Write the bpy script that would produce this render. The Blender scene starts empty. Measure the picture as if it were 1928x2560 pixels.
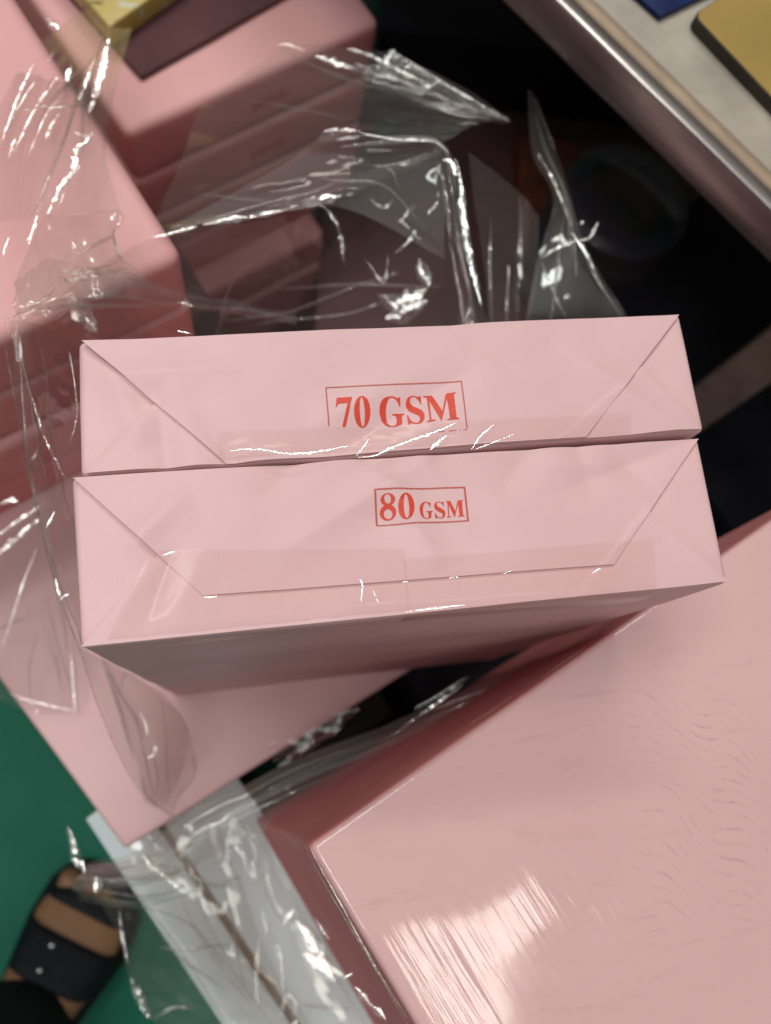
import bpy, math, random
import numpy as np
from mathutils import Vector, Matrix, noise, Euler

# ------------------------------------------------------------------ camera, light, exposure
scene = bpy.context.scene
COL = scene.collection
CAM_LOC = np.array([-0.05593833, -0.03094564, 0.25973096])
CAM_EUL = (0.26089436672783084, -0.14823715451162614, -0.12249326134858428)
FPX, IW, IH = 2100.0, 1928.0, 2560.0

cam_data = bpy.data.cameras.new('camera')
cam = bpy.data.objects.new('camera', cam_data)
COL.objects.link(cam)
cam.location = CAM_LOC
cam.rotation_euler = Euler(CAM_EUL, 'XYZ')
cam_data.sensor_fit = 'VERTICAL'
cam_data.sensor_height = 36.0
cam_data.lens = 36.0 * FPX / IH
cam_data.clip_start = 0.01
cam_data.clip_end = 50
cam_data.dof.use_dof = True
cam_data.dof.focus_distance = 0.272
cam_data.dof.aperture_fstop = 9.0
scene.camera = cam

world = bpy.data.worlds.new('World')
scene.world = world
world.use_nodes = True
wn, wl = world.node_tree.nodes, world.node_tree.links
wn.clear()
w_out = wn.new('ShaderNodeOutputWorld')
w_bg = wn.new('ShaderNodeBackground')
w_tc = wn.new('ShaderNodeTexCoord')
w_sep = wn.new('ShaderNodeSeparateXYZ')
w_ramp = wn.new('ShaderNodeValToRGB')
wl.new(w_tc.outputs['Generated'], w_sep.inputs[0])
wl.new(w_sep.outputs['Z'], w_ramp.inputs[0])
wl.new(w_ramp.outputs['Color'], w_bg.inputs['Color'])
wl.new(w_bg.outputs[0], w_out.inputs[0])
e = w_ramp.color_ramp.elements
e[0].position, e[0].color = 0.0, (0.02, 0.019, 0.018, 1)
e[1].position, e[1].color = 1.0, (0.86, 0.852, 0.825, 1)
for p_, c_ in ((0.30, 0.035), (0.60, 0.20)):
    m_ = w_ramp.color_ramp.elements.new(p_)
    m_.color = (c_, c_ * 0.98, c_ * 0.95, 1)
w_bg.inputs['Strength'].default_value = 0.85

LAMP_POINTS = []
def area_lamp(name, loc, size, radiance, rotz, color):
    ld = bpy.data.lights.new(name, 'AREA')
    ld.shape = 'RECTANGLE'
    ld.size, ld.size_y = size
    ld.energy = radiance * math.pi * size[0] * size[1]
    ld.color = color
    lo = bpy.data.objects.new(name, ld)
    COL.objects.link(lo)
    lo.location = loc
    lo.rotation_euler = (0, 0, math.radians(rotz))
    d = np.array([math.cos(math.radians(rotz)), math.sin(math.radians(rotz)), 0.0])
    LAMP_POINTS.append([np.array(loc) + d * size[0] * k for k in np.linspace(-0.42, 0.42, 9)])
    return lo
area_lamp('ceiling_panel', (0.50, -0.66, 2.0), (0.33, 0.24), 9.0, 24, (1.0, 0.93, 0.84))
area_lamp('ceiling_tube', (-0.75, 0.55, 2.2), (1.3, 0.24), 14.0, 35, (0.95, 1.0, 0.96))  # this tube and the next two are unseen, added for fill and film streaks
area_lamp('ceiling_tube_back', (0.15, 1.7, 2.2), (1.3, 0.24), 18.0, -10, (1.0, 0.97, 0.90))
area_lamp('ceiling_tube_side', (-0.95, -0.75, 2.2), (1.0, 0.2), 12.0, 100, (1.0, 0.98, 0.93))

scene.view_settings.view_transform = 'Standard'
scene.view_settings.look = 'None'
scene.view_settings.exposure = 0.38
scene.view_settings.gamma = 1.0
scene.view_settings.use_curve_mapping = False
scene.render.engine = 'CYCLES'
cy = scene.cycles
cy.use_denoising = True
cy.max_bounces = 14
cy.transparent_max_bounces = 40
cy.transmission_bounces = 8
cy.caustics_reflective = False
cy.caustics_refractive = False
cy.sample_clamp_indirect = 4.0

# ------------------------------------------------------------------ helpers
RM = np.array(cam.rotation_euler.to_matrix())
S6 = 1928.0 / 1666.0
def at(x, y, z):
    """point of the plane at height z seen at photograph pixel x, y"""
    d = RM @ np.array([(x - IW / 2) / FPX, -(y - IH / 2) / FPX, -1.0])
    return CAM_LOC + d * ((z - CAM_LOC[2]) / d[2])
def a6(x, y, z):
    return at(x * S6, y * S6, z)

def tag(o, label=None, cat=None, group=None, kind=None):
    if label: o['label'] = label
    if cat: o['category'] = cat
    if group: o['group'] = group
    if kind: o['kind'] = kind
    return o
def empty(name, loc, label=None, cat=None, group=None):
    o = bpy.data.objects.new(name, None)
    o.empty_display_size = 0.02
    COL.objects.link(o)
    o.location = tuple(float(c) for c in loc)
    return tag(o, label, cat, group)
def world_loc(o):
    v = Vector((0, 0, 0))
    while o is not None:
        v = v + o.location
        o = o.parent
    return np.array(v)
def build(name, verts, faces, mat, parent=None, smooth=True):
    """verts in world coordinates"""
    vs = np.asarray(verts, float)
    base = world_loc(parent) if parent is not None else vs.mean(axis=0) * np.array([1, 1, 0]) + np.array([0, 0, vs[:, 2].min()])
    me = bpy.data.meshes.new(name)
    me.from_pydata([tuple(v) for v in (vs - base)], [], faces)
    me.materials.append(mat)
    if smooth:
        me.polygons.foreach_set('use_smooth', [True] * len(me.polygons))
    me.update()
    o = bpy.data.objects.new(name, me)
    COL.objects.link(o)
    if parent is not None:
        o.parent = parent
    else:
        o.location = tuple(float(c) for c in base)
    return o
def unit(v):
    v = np.asarray(v, float)
    return v / max(1e-12, np.linalg.norm(v))
def nz(p, f=1.0, seed=0.0):
    return noise.noise(Vector((float(p[0]) * f + seed * 7.31, float(p[1]) * f - seed * 3.17, float(p[2]) * f + seed * 1.93)))

# ------------------------------------------------------------------ materials
def new_mat(name):
    m = bpy.data.materials.new(name)
    m.use_nodes = True
    m.node_tree.nodes.clear()
    return m, m.node_tree.nodes, m.node_tree.links
def ramp(n, stops):
    r = n.new('ShaderNodeValToRGB')
    el = r.color_ramp.elements
    el[0].position, el[0].color = stops[0][0], (*stops[0][1], 1)
    el[1].position, el[1].color = stops[-1][0], (*stops[-1][1], 1)
    for p, c in stops[1:-1]:
        k = el.new(p)
        k.color = (*c, 1)
    return r
def plain(name, c1, c2, scale=30, rough=0.5, bump=0.1, bscale=200, metal=0.0, detail=4, coat=0.0, coat_rough=0.1, stretch=None, spec=0.5, bdist=0.001, grain=0.0):
    m, n, l = new_mat(name)
    out = n.new('ShaderNodeOutputMaterial'); b = n.new('ShaderNodeBsdfPrincipled')
    tc = n.new('ShaderNodeTexCoord')
    vec = tc.outputs['Object']
    if stretch:
        mp = n.new('ShaderNodeMapping')
        mp.inputs['Scale'].default_value = stretch[:3]
        if len(stretch) > 3: mp.vector_type = 'TEXTURE'
        if len(stretch) > 3: mp.inputs['Rotation'].default_value = (0, 0, stretch[3])
        l.new(vec, mp.inputs[0]); vec = mp.outputs[0]
    t = n.new('ShaderNodeTexNoise')
    t.inputs['Scale'].default_value = scale; t.inputs['Detail'].default_value = detail
    l.new(vec, t.inputs['Vector'])
    r = ramp(n, [(0.3, c1), (0.7, c2)])
    l.new(t.outputs['Fac'], r.inputs[0])
    if grain:
        tg = n.new('ShaderNodeTexNoise'); tg.inputs['Scale'].default_value = 1400; tg.inputs['Detail'].default_value = 2
        l.new(vec, tg.inputs['Vector'])
        rg = ramp(n, [(0.3, (1 - grain,) * 3), (0.7, (1.0, 1.0, 1.0))]); l.new(tg.outputs['Fac'], rg.inputs[0])
        mg = n.new('ShaderNodeMix'); mg.data_type = 'RGBA'; mg.blend_type = 'MULTIPLY'; mg.inputs[0].default_value = 1.0
        l.new(r.outputs[0], mg.inputs[6]); l.new(rg.outputs[0], mg.inputs[7]); l.new(mg.outputs[2], b.inputs['Base Color'])
    else:
        l.new(r.outputs[0], b.inputs['Base Color'])
    t2 = n.new('ShaderNodeTexNoise'); t2.inputs['Scale'].default_value = bscale; t2.inputs['Detail'].default_value = 3
    l.new(vec, t2.inputs['Vector'])
    bp = n.new('ShaderNodeBump'); bp.inputs['Strength'].default_value = bump; bp.inputs['Distance'].default_value = bdist
    l.new(t2.outputs['Fac'], bp.inputs['Height']); l.new(bp.outputs[0], b.inputs['Normal'])
    b.inputs['Roughness'].default_value = rough; b.inputs['Metallic'].default_value = metal
    b.inputs['Coat Weight'].default_value = coat; b.inputs['Coat Roughness'].default_value = coat_rough
    b.inputs['Specular IOR Level'].default_value = spec
    l.new(b.outputs[0], out.inputs[0])
    return m

def film_mat(name, tint=(0.895, 0.885, 0.87), f0=0.055, rough=0.06, bscale=60, bump=0.12, stretch=(1, 1, 1), seed=0.0, veil=0.045, fmax=0.45, broken=0.0):
    m, n, l = new_mat(name)
    out = n.new('ShaderNodeOutputMaterial')
    tr = n.new('ShaderNodeBsdfTransparent'); tr.inputs[0].default_value = (*tint, 1)
    gl = n.new('ShaderNodeBsdfGlossy'); gl.inputs['Roughness'].default_value = rough
    gl.inputs['Color'].default_value = (0.97, 0.97, 0.95, 1)
    df = n.new('ShaderNodeBsdfDiffuse'); df.inputs[0].default_value = (0.8, 0.72, 0.69, 1)
    tc = n.new('ShaderNodeTexCoord'); mp = n.new('ShaderNodeMapping')
    mp.inputs['Scale'].default_value = stretch; mp.inputs['Location'].default_value = (seed, seed, seed)
    l.new(tc.outputs['Object'], mp.inputs[0])
    t1 = n.new('ShaderNodeTexNoise'); t1.inputs['Scale'].default_value = bscale; t1.inputs['Detail'].default_value = 3; t1.inputs['Distortion'].default_value = 0.6
    l.new(mp.outputs[0], t1.inputs['Vector'])
    vo = n.new('ShaderNodeTexVoronoi'); vo.inputs['Scale'].default_value = bscale * 0.5
    l.new(mp.outputs[0], vo.inputs['Vector'])
    mx = n.new('ShaderNodeMath'); mx.operation = 'ADD'
    l.new(t1.outputs['Fac'], mx.inputs[0])
    sc = n.new('ShaderNodeMath'); sc.operation = 'MULTIPLY'; sc.inputs[1].default_value = 0.35
    l.new(vo.outputs['Distance'], sc.inputs[0]); l.new(sc.outputs[0], mx.inputs[1])
    bp = n.new('ShaderNodeBump'); bp.inputs['Strength'].default_value = bump; bp.inputs['Distance'].default_value = 0.002
    l.new(mx.outputs[0], bp.inputs['Height']); l.new(bp.outputs[0], gl.inputs['Normal'])
    lw = n.new('ShaderNodeLayerWeight'); lw.inputs['Blend'].default_value = 0.5
    l.new(bp.outputs[0], lw.inputs['Normal'])
    pw = n.new('ShaderNodeMath'); pw.operation = 'POWER'; pw.inputs[1].default_value = 4.0
    l.new(lw.outputs['Facing'], pw.inputs[0])
    mr = n.new('ShaderNodeMapRange'); mr.inputs['To Min'].default_value = f0; mr.inputs['To Max'].default_value = fmax
    l.new(pw.outputs[0], mr.inputs['Value'])
    ms0 = n.new('ShaderNodeMixShader'); ms0.inputs[0].default_value = veil
    l.new(tr.outputs[0], ms0.inputs[1]); l.new(df.outputs[0], ms0.inputs[2])
    ms = n.new('ShaderNodeMixShader')
    fac = mr.outputs[0]
    if broken:
        tb = n.new('ShaderNodeTexNoise'); tb.inputs['Scale'].default_value = broken; tb.inputs['Detail'].default_value = 3
        l.new(tc.outputs['Object'], tb.inputs['Vector'])
        rb = ramp(n, [(0.36, (0.25, 0.25, 0.25)), (0.54, (1, 1, 1))]); l.new(tb.outputs['Fac'], rb.inputs[0])
        mb = n.new('ShaderNodeMath'); mb.operation = 'MULTIPLY'
        l.new(mr.outputs[0], mb.inputs[0]); l.new(rb.outputs[0], mb.inputs[1]); fac = mb.outputs[0]
    l.new(fac, ms.inputs[0]); l.new(ms0.outputs[0], ms.inputs[1]); l.new(gl.outputs[0], ms.inputs[2])
    l.new(ms.outputs[0], out.inputs[0])
    return m

PINK1, PINK2 = (0.68, 0.428, 0.437), (0.72, 0.465, 0.475)
M = {}
M['paper'] = plain('pink_wrapper_paper', PINK1, PINK2, scale=14, rough=0.5, bump=0.22, bscale=26, spec=0.4, bdist=0.006, grain=0.04)
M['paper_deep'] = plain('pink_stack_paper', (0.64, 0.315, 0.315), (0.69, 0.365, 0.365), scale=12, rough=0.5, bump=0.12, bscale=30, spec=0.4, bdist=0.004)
M['ream_side'] = plain('ream_side_paper', (0.66, 0.25, 0.25), (0.72, 0.31, 0.305), scale=16, rough=0.75, bump=0.15, bscale=40, spec=0.1, bdist=0.004)  # same pink paper; deeper red of its shaded sides put into the colour
M['film'] = film_mat('clear_film', seed=1.0)
M['film_soft'] = film_mat('clear_film_smooth', tint=(0.93, 0.92, 0.91), bump=0.07, bscale=30, rough=0.06, seed=4.0, veil=0.04, f0=0.035)
M['film_crinkle'] = film_mat('clear_film_crinkled', tint=(0.91, 0.905, 0.895), bump=0.22, bscale=90, rough=0.06, seed=7.0, f0=0.065)
M['film_streak'] = film_mat('clear_film_fold', tint=(0.92, 0.91, 0.90), bump=0.12, bscale=230, rough=0.06, f0=0.2, seed=2.0, broken=230)
M['film_band'] = film_mat('milky_clear_film', tint=(0.88, 0.86, 0.85), bump=0.08, bscale=40, rough=0.08, seed=12.0, veil=0.13)
M['film_tight'] = film_mat('tight_clear_film', tint=(0.96, 0.95, 0.945), bump=0.06, bscale=40, rough=0.08, seed=8.0, veil=0.0, f0=0.03, fmax=0.10)
M['film_dark'] = film_mat('clear_film_doubled', tint=(0.885, 0.86, 0.845), bump=0.1, bscale=50, rough=0.07, seed=6.0, veil=0.05)
M['film_pleat'] = film_mat('clear_film_pleat', tint=(0.80, 0.79, 0.77), bump=0.1, bscale=120, rough=0.10, f0=0.10, seed=9.0, veil=0.10)
M['tape_glint'] = film_mat('tape_wrinkle_film', tint=(0.95, 0.94, 0.93), bump=0.10, bscale=230, rough=0.07, f0=0.2, seed=2.5)
M['film_edge'] = film_mat('clear_film_edge', tint=(0.62, 0.60, 0.58), bump=0.2, bscale=150, rough=0.12, f0=0.08, seed=3.0)
M['tape'] = film_mat('clear_tape', tint=(0.978, 0.95, 0.945), bump=0.06, bscale=60, rough=0.2, f0=0.012, seed=5.0, veil=0.0)
M['ink'] = plain('red_stamp_ink', (0.60, 0.032, 0.010), (0.68, 0.055, 0.018), scale=900, rough=0.5, bump=0.0)
M['ink_faded'] = plain('faded_stamp_ink', (0.46, 0.075, 0.045), (0.52, 0.10, 0.065), scale=900, rough=0.5, bump=0.0)

# ------------------------------------------------------------------ shapes
def axis_steps(L, r, n):
    mid = list(np.linspace(r, L - r, n + 1))
    return [0.0, 0.28 * r, 0.62 * r] + mid + [L - 0.62 * r, L - 0.28 * r, L]
def round_hexa(c8, r, n, amp=0.0, freq=12.0, seed=0.0, bulge=0.0, quiet_top=0.0):
    """rounded box through 8 corners c8[i][j][k] (i: u, j: v, k: bottom/top)"""
    c8 = np.asarray(c8, float)
    L = np.array([np.linalg.norm(c8[1, 0, 1] - c8[0, 0, 1]), np.linalg.norm(c8[0, 1, 1] - c8[0, 0, 1]), np.linalg.norm(c8[0, 0, 1] - c8[0, 0, 0])])
    ax = [axis_steps(L[k], r, n[k]) for k in range(3)]
    N = [len(a) for a in ax]
    idx, verts, faces = {}, [], []
    def vid(i, j, k):
        if (i, j, k) in idx: return idx[(i, j, k)]
        p = np.array([ax[0][i], ax[1][j], ax[2][k]])
        q = np.minimum(np.maximum(p, r), L - r)
        d = p - q
        ln = np.linalg.norm(d)
        d = d / ln if ln > 0 else d
        p = q + r * d
        t0 = p / L
        disp = 0.0
        if amp or bulge:
            e = np.minimum(p, L - p) / 0.02
            soft = min(1.0, sorted(e)[1])           # fades out towards edges, corners stay put
            disp = amp * nz(p, freq, seed) * (0.25 + 0.75 * soft) * (1 - quiet_top * max(0.0, d[2])) + bulge * soft * math.sin(math.pi * t0[0]) * abs(d[2] + d[1] * 0.5)
        p = p + d * disp
        t = p / L
        w = np.zeros(3)
        for a in (0, 1):
            for b in (0, 1):
                for c in (0, 1):
                    f = (t[0] if a else 1 - t[0]) * (t[1] if b else 1 - t[1]) * (t[2] if c else 1 - t[2])
                    w = w + f * c8[a, b, c]
        idx[(i, j, k)] = len(verts)
        verts.append(w)
        return idx[(i, j, k)]
    for k, flip in ((0, True), (N[2] - 1, False)):
        for i in range(N[0] - 1):
            for j in range(N[1] - 1):
                f = [vid(i, j, k), vid(i + 1, j, k), vid(i + 1, j + 1, k), vid(i, j + 1, k)]
                faces.append(f[::-1] if flip else f)
    for j, flip in ((0, False), (N[1] - 1, True)):
        for i in range(N[0] - 1):
            for k in range(N[2] - 1):
                f = [vid(i, j, k), vid(i + 1, j, k), vid(i + 1, j, k + 1), vid(i, j, k + 1)]
                faces.append(f[::-1] if flip else f)
    for i, flip in ((0, True), (N[0] - 1, False)):
        for j in range(N[1] - 1):
            for k in range(N[2] - 1):
                f = [vid(i, j, k), vid(i, j + 1, k), vid(i, j + 1, k + 1), vid(i, j, k + 1)]
                faces.append(f[::-1] if flip else f)
    return verts, faces
def frame_box(O, u, v, L, W, z0, z1):
    """8 corners from a corner O, unit directions u, v, sizes L, W, heights z0..z1"""
    O, u, v = (np.array([c[0], c[1]], float) for c in (O, u, v))
    c = np.zeros((2, 2, 2, 3))
    for a in (0, 1):
        for b in (0, 1):
            xy = O + u * L * a + v * W * b
            for k, z in ((0, z0), (1, z1)):
                c[a, b, k] = (xy[0], xy[1], z)
    if u[0] * v[1] - u[1] * v[0] < 0:
        c = c[:, ::-1]
    return c

def resample(pts, step):
    pts = [np.asarray(p, float) for p in pts]
    # catmull-rom
    out = []
    P = [2 * pts[0] - pts[1]] + pts + [2 * pts[-1] - pts[-2]]
    for i in range(1, len(P) - 2):
        a, b, c, d = P[i - 1:i + 3]
        k = max(2, int(np.linalg.norm(c - b) / step))
        for s in range(k):
            t = s / k
            out.append(0.5 * (2 * b + (c - a) * t + (2 * a - 5 * b + 4 * c - d) * t * t + (3 * b - a - 3 * c + d) * t ** 3))
    out.append(pts[-1])
    return np.array(out)

def streak(poly, width, parent, z=None, lamp=None, amax=8, crinkle=5.0, mat='film_streak', name='fold', seed=0, lift=0.0, reach=0.03):
    """a rounded fold of film along poly (x, y[, z] in 1666-wide photo pixels), rolled about the direction that mirrors a ceiling lamp"""
    rng = random.Random(seed * 77 + int(poly[0][0] * 13 + poly[0][1] * 7))
    P = [a6(p[0], p[1], (p[2] if len(p) > 2 else z)) for p in poly]
    d0 = np.linalg.norm(P[0] - CAM_LOC)
    w = width * S6 / FPX * d0 * 0.5
    P = resample(P, max(0.0012, w * 0.5))
    n = len(P)
    D = np.linalg.norm(P - CAM_LOC, axis=1)
    rays = (P - CAM_LOC) / D[:, None]
    mid = n // 2
    best = None
    for li, L in enumerate(LAMP_POINTS):
        if lamp is not None and li != lamp: continue
        for q in L:
            H = unit(unit(q - P[mid]) - rays[mid])
            Dn = D[mid] * (H @ rays[mid]) / np.minimum(-0.02, rays @ H)       # depths on the plane that mirrors this lamp
            dev = np.abs(Dn - D).max()
            if best is None or dev < best[0]: best = (dev, q, Dn)
    q = best[1]
    D = D + np.clip(best[2] - D, -reach, reach) - 0.0025
    P = CAM_LOC + rays * D[:, None]
    T = np.gradient(P, axis=0)
    T = T / np.maximum(1e-9, np.linalg.norm(T, axis=1))[:, None]
    V = -rays
    verts, faces = [], []
    K = 7
    jit = 0.0
    wj = 0.0
    for i in range(n):
        H = unit(V[i] + unit(q - P[i]))
        N = unit(H - (H @ T[i]) * T[i])
        B = np.cross(T[i], N)
        jit = 0.6 * jit + rng.uniform(-1, 1) * math.radians(crinkle) * 0.5
        wj = 0.5 * wj + rng.uniform(-0.3, 0.3)
        N2 = N * math.cos(jit) + B * math.sin(jit)
        B2 = np.cross(T[i], N2)
        t = i / (n - 1)
        ww = w * (0.12 + 0.88 * min(1, 3.2 * min(t, 1 - t) + 0.05)) * max(0.35, 1 + wj)
        am = math.radians(amax)
        r = ww / math.sin(am)
        for k in range(K):
            a = am * (2 * k / (K - 1) - 1)
            verts.append(P[i] + V[i] * (0.0006 + lift) + B2 * r * math.sin(a) + N2 * (r * math.cos(a) - r))
    for i in range(n - 1):
        for k in range(K - 1):
            a = i * K + k
            faces.append((a, a + 1, a + K + 1, a + K))
    return build(name, verts, faces, M[mat], parent)

def sheet(name, rows, parent, mat='film', n=(40, 40), amp=0.0015, freq=40.0, stretch=(1.0, 1.0), seed=0, ridged=False, folds=5, fold_w=1.0):
    """film surface through a grid of control points rows[i][j] = (x, y, z) in 1666-wide photo pixels, crumpled along its normal"""
    C = [[a6(*p) for p in r] for r in rows]
    nu, nv = n
    def line(pts, m):
        pts = [np.asarray(p) for p in pts]
        if len(pts) == 2:
            return [pts[0] + (pts[1] - pts[0]) * k / (m - 1) for k in range(m)]
        P = [2 * pts[0] - pts[1]] + pts + [2 * pts[-1] - pts[-2]]
        out = []
        for k in range(m):
            x = k / (m - 1) * (len(pts) - 1)
            i = min(int(x), len(pts) - 2)
            t = x - i
            a, b, c, d = P[i:i + 4]
            out.append(0.5 * (2 * b + (c - a) * t + (2 * a - 5 * b + 4 * c - d) * t * t + (3 * b - a - 3 * c + d) * t ** 3))
        return out
    R = [line(r, nv) for r in C]
    G = np.array([line([R[i][j] for i in range(len(R))], nu) for j in range(nv)])      # nv x nu x 3
    du = np.gradient(G, axis=1); dv = np.gradient(G, axis=0)
    Nn = np.cross(du, dv)
    Nn = Nn / np.maximum(1e-12, np.linalg.norm(Nn, axis=2))[:, :, None]
    verts, faces = [], []
    for j in range(nv):
        for i in range(nu):
            p = G[j, i]
            u, v = i / (nu - 1), j / (nv - 1)
            q = (u * stretch[0], v * stretch[1], seed * 1.7)
            h = 0.0
            f = freq * 0.06
            for o, g in ((1.3, 1.0), (0.4, 2.3), (0.12, 5.3)):
                x = noise.noise(Vector((q[0] * f * g + seed * 5.1, q[1] * f * g, q[2] + g)))
                h += o * ((1 - 2.2 * abs(x)) if ridged else x)
            verts.append(p + Nn[j, i] * amp * h)
    for j in range(nv - 1):
        for i in range(nu - 1):
            a = j * nu + i
            faces.append((a, a + 1, a + nu + 1, a + nu))
    # pleats: narrow rounded folds running along the longer way of the sheet
    VG = np.array(verts).reshape(nv, nu, 3)
    rng = random.Random(seed * 31 + 5)
    lu = np.linalg.norm(G[nv // 2, -1] - G[nv // 2, 0]); lv = np.linalg.norm(G[-1, nu // 2] - G[0, nu // 2])
    n0 = len(faces)
    for k in range(folds):
        along_u = (rng.random() < 0.8) == (lu > lv)
        c = rng.uniform(0.04, 0.96); dr = rng.uniform(-0.25, 0.25); b0 = rng.uniform(0, 0.5); b1 = min(1, b0 + rng.uniform(0.3, 0.7))
        w = rng.uniform(0.0005, 0.0016) * fold_w
        pts = []
        for q in np.linspace(0, 1, 44):
            t = b0 + (b1 - b0) * q
            m_ = min(0.995, max(0.005, c + dr * (q - 0.5) + 0.02 * math.sin(5 * q + k)))
            u, v = (t, m_) if along_u else (m_, t)
            x, y = u * (nu - 1), v * (nv - 1)
            i, j = min(int(x), nu - 2), min(int(y), nv - 2)
            fx, fy = x - i, y - j
            p = VG[j, i] * (1 - fx) * (1 - fy) + VG[j, i + 1] * fx * (1 - fy) + VG[j + 1, i] * (1 - fx) * fy + VG[j + 1, i + 1] * fx * fy
            pts.append((p, Nn[j, i]))
        P = np.array([p for p, _ in pts])
        Tt = np.gradient(P, axis=0)
        o = len(verts)
        for q, (p, nn) in enumerate(pts):
            nn = nn if nn @ (CAM_LOC - p) > 0 else -nn
            bb = unit(np.cross(unit(Tt[q]), nn))
            ww = w * (0.15 + 0.85 * math.sin(math.pi * q / 43)) * (1 + 0.3 * nz((q * 0.4, k, 0), 1.0, seed))
            for a in (-1, -0.5, 0, 0.5, 1):
                verts.append(p + nn * (0.0004 + ww * 0.7 * (1 - a * a)) + bb * ww * a)
        for q in range(43):
            for a in range(4):
                z_ = o + q * 5 + a
                faces.append((z_, z_ + 1, z_ + 6, z_ + 5))
    ob = build(name, verts, faces, M[mat], parent)
    ob.data.materials.append(M['film_pleat'])
    for pi in range(n0, len(faces)): ob.data.polygons[pi].material_index = 1
    return ob

# ------------------------------------------------------------------ setting: floor
M['floor'] = plain('green_floor_paint', (0.009, 0.125, 0.078), (0.017, 0.175, 0.11), scale=9, rough=0.55, bump=0.3, bscale=90, detail=9, spec=0.15)
fz = -0.74
fl = build('floor', [(-3, -3, fz), (3, -3, fz), (3, 3, fz), (-3, 3, fz)], [(0, 1, 2, 3)], M['floor'], None, False)
tag(fl, kind='structure')

# ------------------------------------------------------------------ stamp lettering
def poly_mask(X, Y, poly):
    inside = np.zeros(X.shape, bool)
    n = len(poly)
    for i in range(n):
        x1, y1 = poly[i]; x2, y2 = poly[(i + 1) % n]
        if y1 == y2: continue
        c = ((y1 > Y) != (y2 > Y)) & (X < (x2 - x1) * (Y - y1) / (y2 - y1) + x1)
        inside ^= c
    return inside
def ell_mask(X, Y, cx, cy, rx, ry, sh=0.0):
    return ((X - cx - sh * (Y - cy)) / rx) ** 2 + ((Y - cy) / ry) ** 2 < 1
def smooth_poly(p, it=2):
    for _ in range(it):
        o = []
        for i in range(len(p)):
            a, b = p[i], p[(i + 1) % len(p)]
            o += [(0.8 * a[0] + 0.2 * b[0], 0.8 * a[1] + 0.2 * b[1]), (0.2 * a[0] + 0.8 * b[0], 0.2 * a[1] + 0.8 * b[1])]
        p = o
    return p
GL_7 = [(182, 275), (352, 266), (285, 592), (246, 592), (303, 338), (225, 340), (195, 352), (178, 384), (168, 382)]
GL_G = [(897, 240), (905, 350), (892, 345), (872, 302), (842, 270), (800, 257), (765, 275), (744, 330), (737, 400), (742, 470), (760, 530), (785, 560), (820, 571), (850, 558), (866, 530), (862, 470), (850, 446), (812, 441), (812, 429), (950, 420), (949, 433), (925, 445), (921, 480), (925, 545), (880, 568), (830, 581), (775, 575), (730, 550), (690, 500), (668, 430), (664, 370), (680, 310), (710, 272), (750, 250), (800, 242), (840, 251), (866, 262), (880, 260)]
GL_S = [(1131, 222), (1144, 320), (1130, 318), (1115, 280), (1085, 250), (1050, 240), (1020, 250), (1008, 275), (1015, 310), (1045, 338), (1100, 365), (1145, 395), (1170, 440), (1168, 490), (1150, 530), (1120, 550), (1085, 557), (1045, 546), (1015, 541), (1000, 560), (990, 558), (978, 443), (990, 443), (1005, 490), (1040, 530), (1078, 545), (1105, 535), (1122, 505), (1120, 475), (1100, 450), (1050, 425), (1000, 395), (970, 350), (964, 300), (980, 258), (1010, 237), (1045, 229), (1085, 237), (1112, 241)]
GL_M = [[(1192, 232), (1256, 221), (1374, 430), (1352, 527), (1215, 262)], [(1201, 240), (1222, 240), (1246, 522), (1227, 524)],
        [(1198, 527), (1228, 515), (1260, 512), (1292, 514), (1290, 526), (1198, 538)], [(1162, 231), (1215, 225), (1215, 243), (1162, 241)],
        [(1345, 522), (1358, 525), (1428, 232), (1407, 222)], [(1411, 213), (1494, 204), (1521, 502), (1451, 508)],
        [(1411, 212), (1520, 201), (1518, 212), (1490, 224), (1412, 236)], [(1416, 516), (1450, 500), (1520, 492), (1552, 502), (1550, 513), (1418, 523)]]
def fit(poly, a, b):
    (x0, x1, y0, y1), (X0, X1, Y0, Y1) = a, b
    return [(X0 + (x - x0) / (x1 - x0) * (X1 - X0), Y0 + (y - y0) / (y1 - y0) * (Y1 - Y0)) for x, y in poly]
def bar(p, q, t):
    p, q = np.array(p, float), np.array(q, float)
    d = unit(q - p); nn = np.array([-d[1], d[0]]) * t / 2
    return [tuple(p + nn), tuple(q + nn), tuple(q - nn), tuple(p - nn)]
def text70(X, Y, frame=True):
    m = poly_mask(X, Y, GL_7)
    m |= ell_mask(X, Y, 468, 424, 92, 168, 0.03) & ~ell_mask(X, Y, 469, 426, 29, 154, 0.08)
    m |= poly_mask(X, Y, smooth_poly(GL_G, 1)) | poly_mask(X, Y, smooth_poly(GL_S, 1))
    for g in GL_M: m |= poly_mask(X, Y, g)
    f = np.zeros_like(m)
    if frame:
        m &= Y < 590 + (X - 250) * -0.03 + 8
        f |= poly_mask(X, Y, bar((56, 158), (1586, 75), 12)) | poly_mask(X, Y, bar((1580, 75), (1636, 620), 13))
        f |= poly_mask(X, Y, bar((62, 156), (94, 592), 14))
        f |= poly_mask(X, Y, bar((1320, 650), (1640, 632), 7)) & (np.sin(X * 0.11) + np.sin(X * 0.047 + 1) > -0.2)
    return m, f
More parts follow.
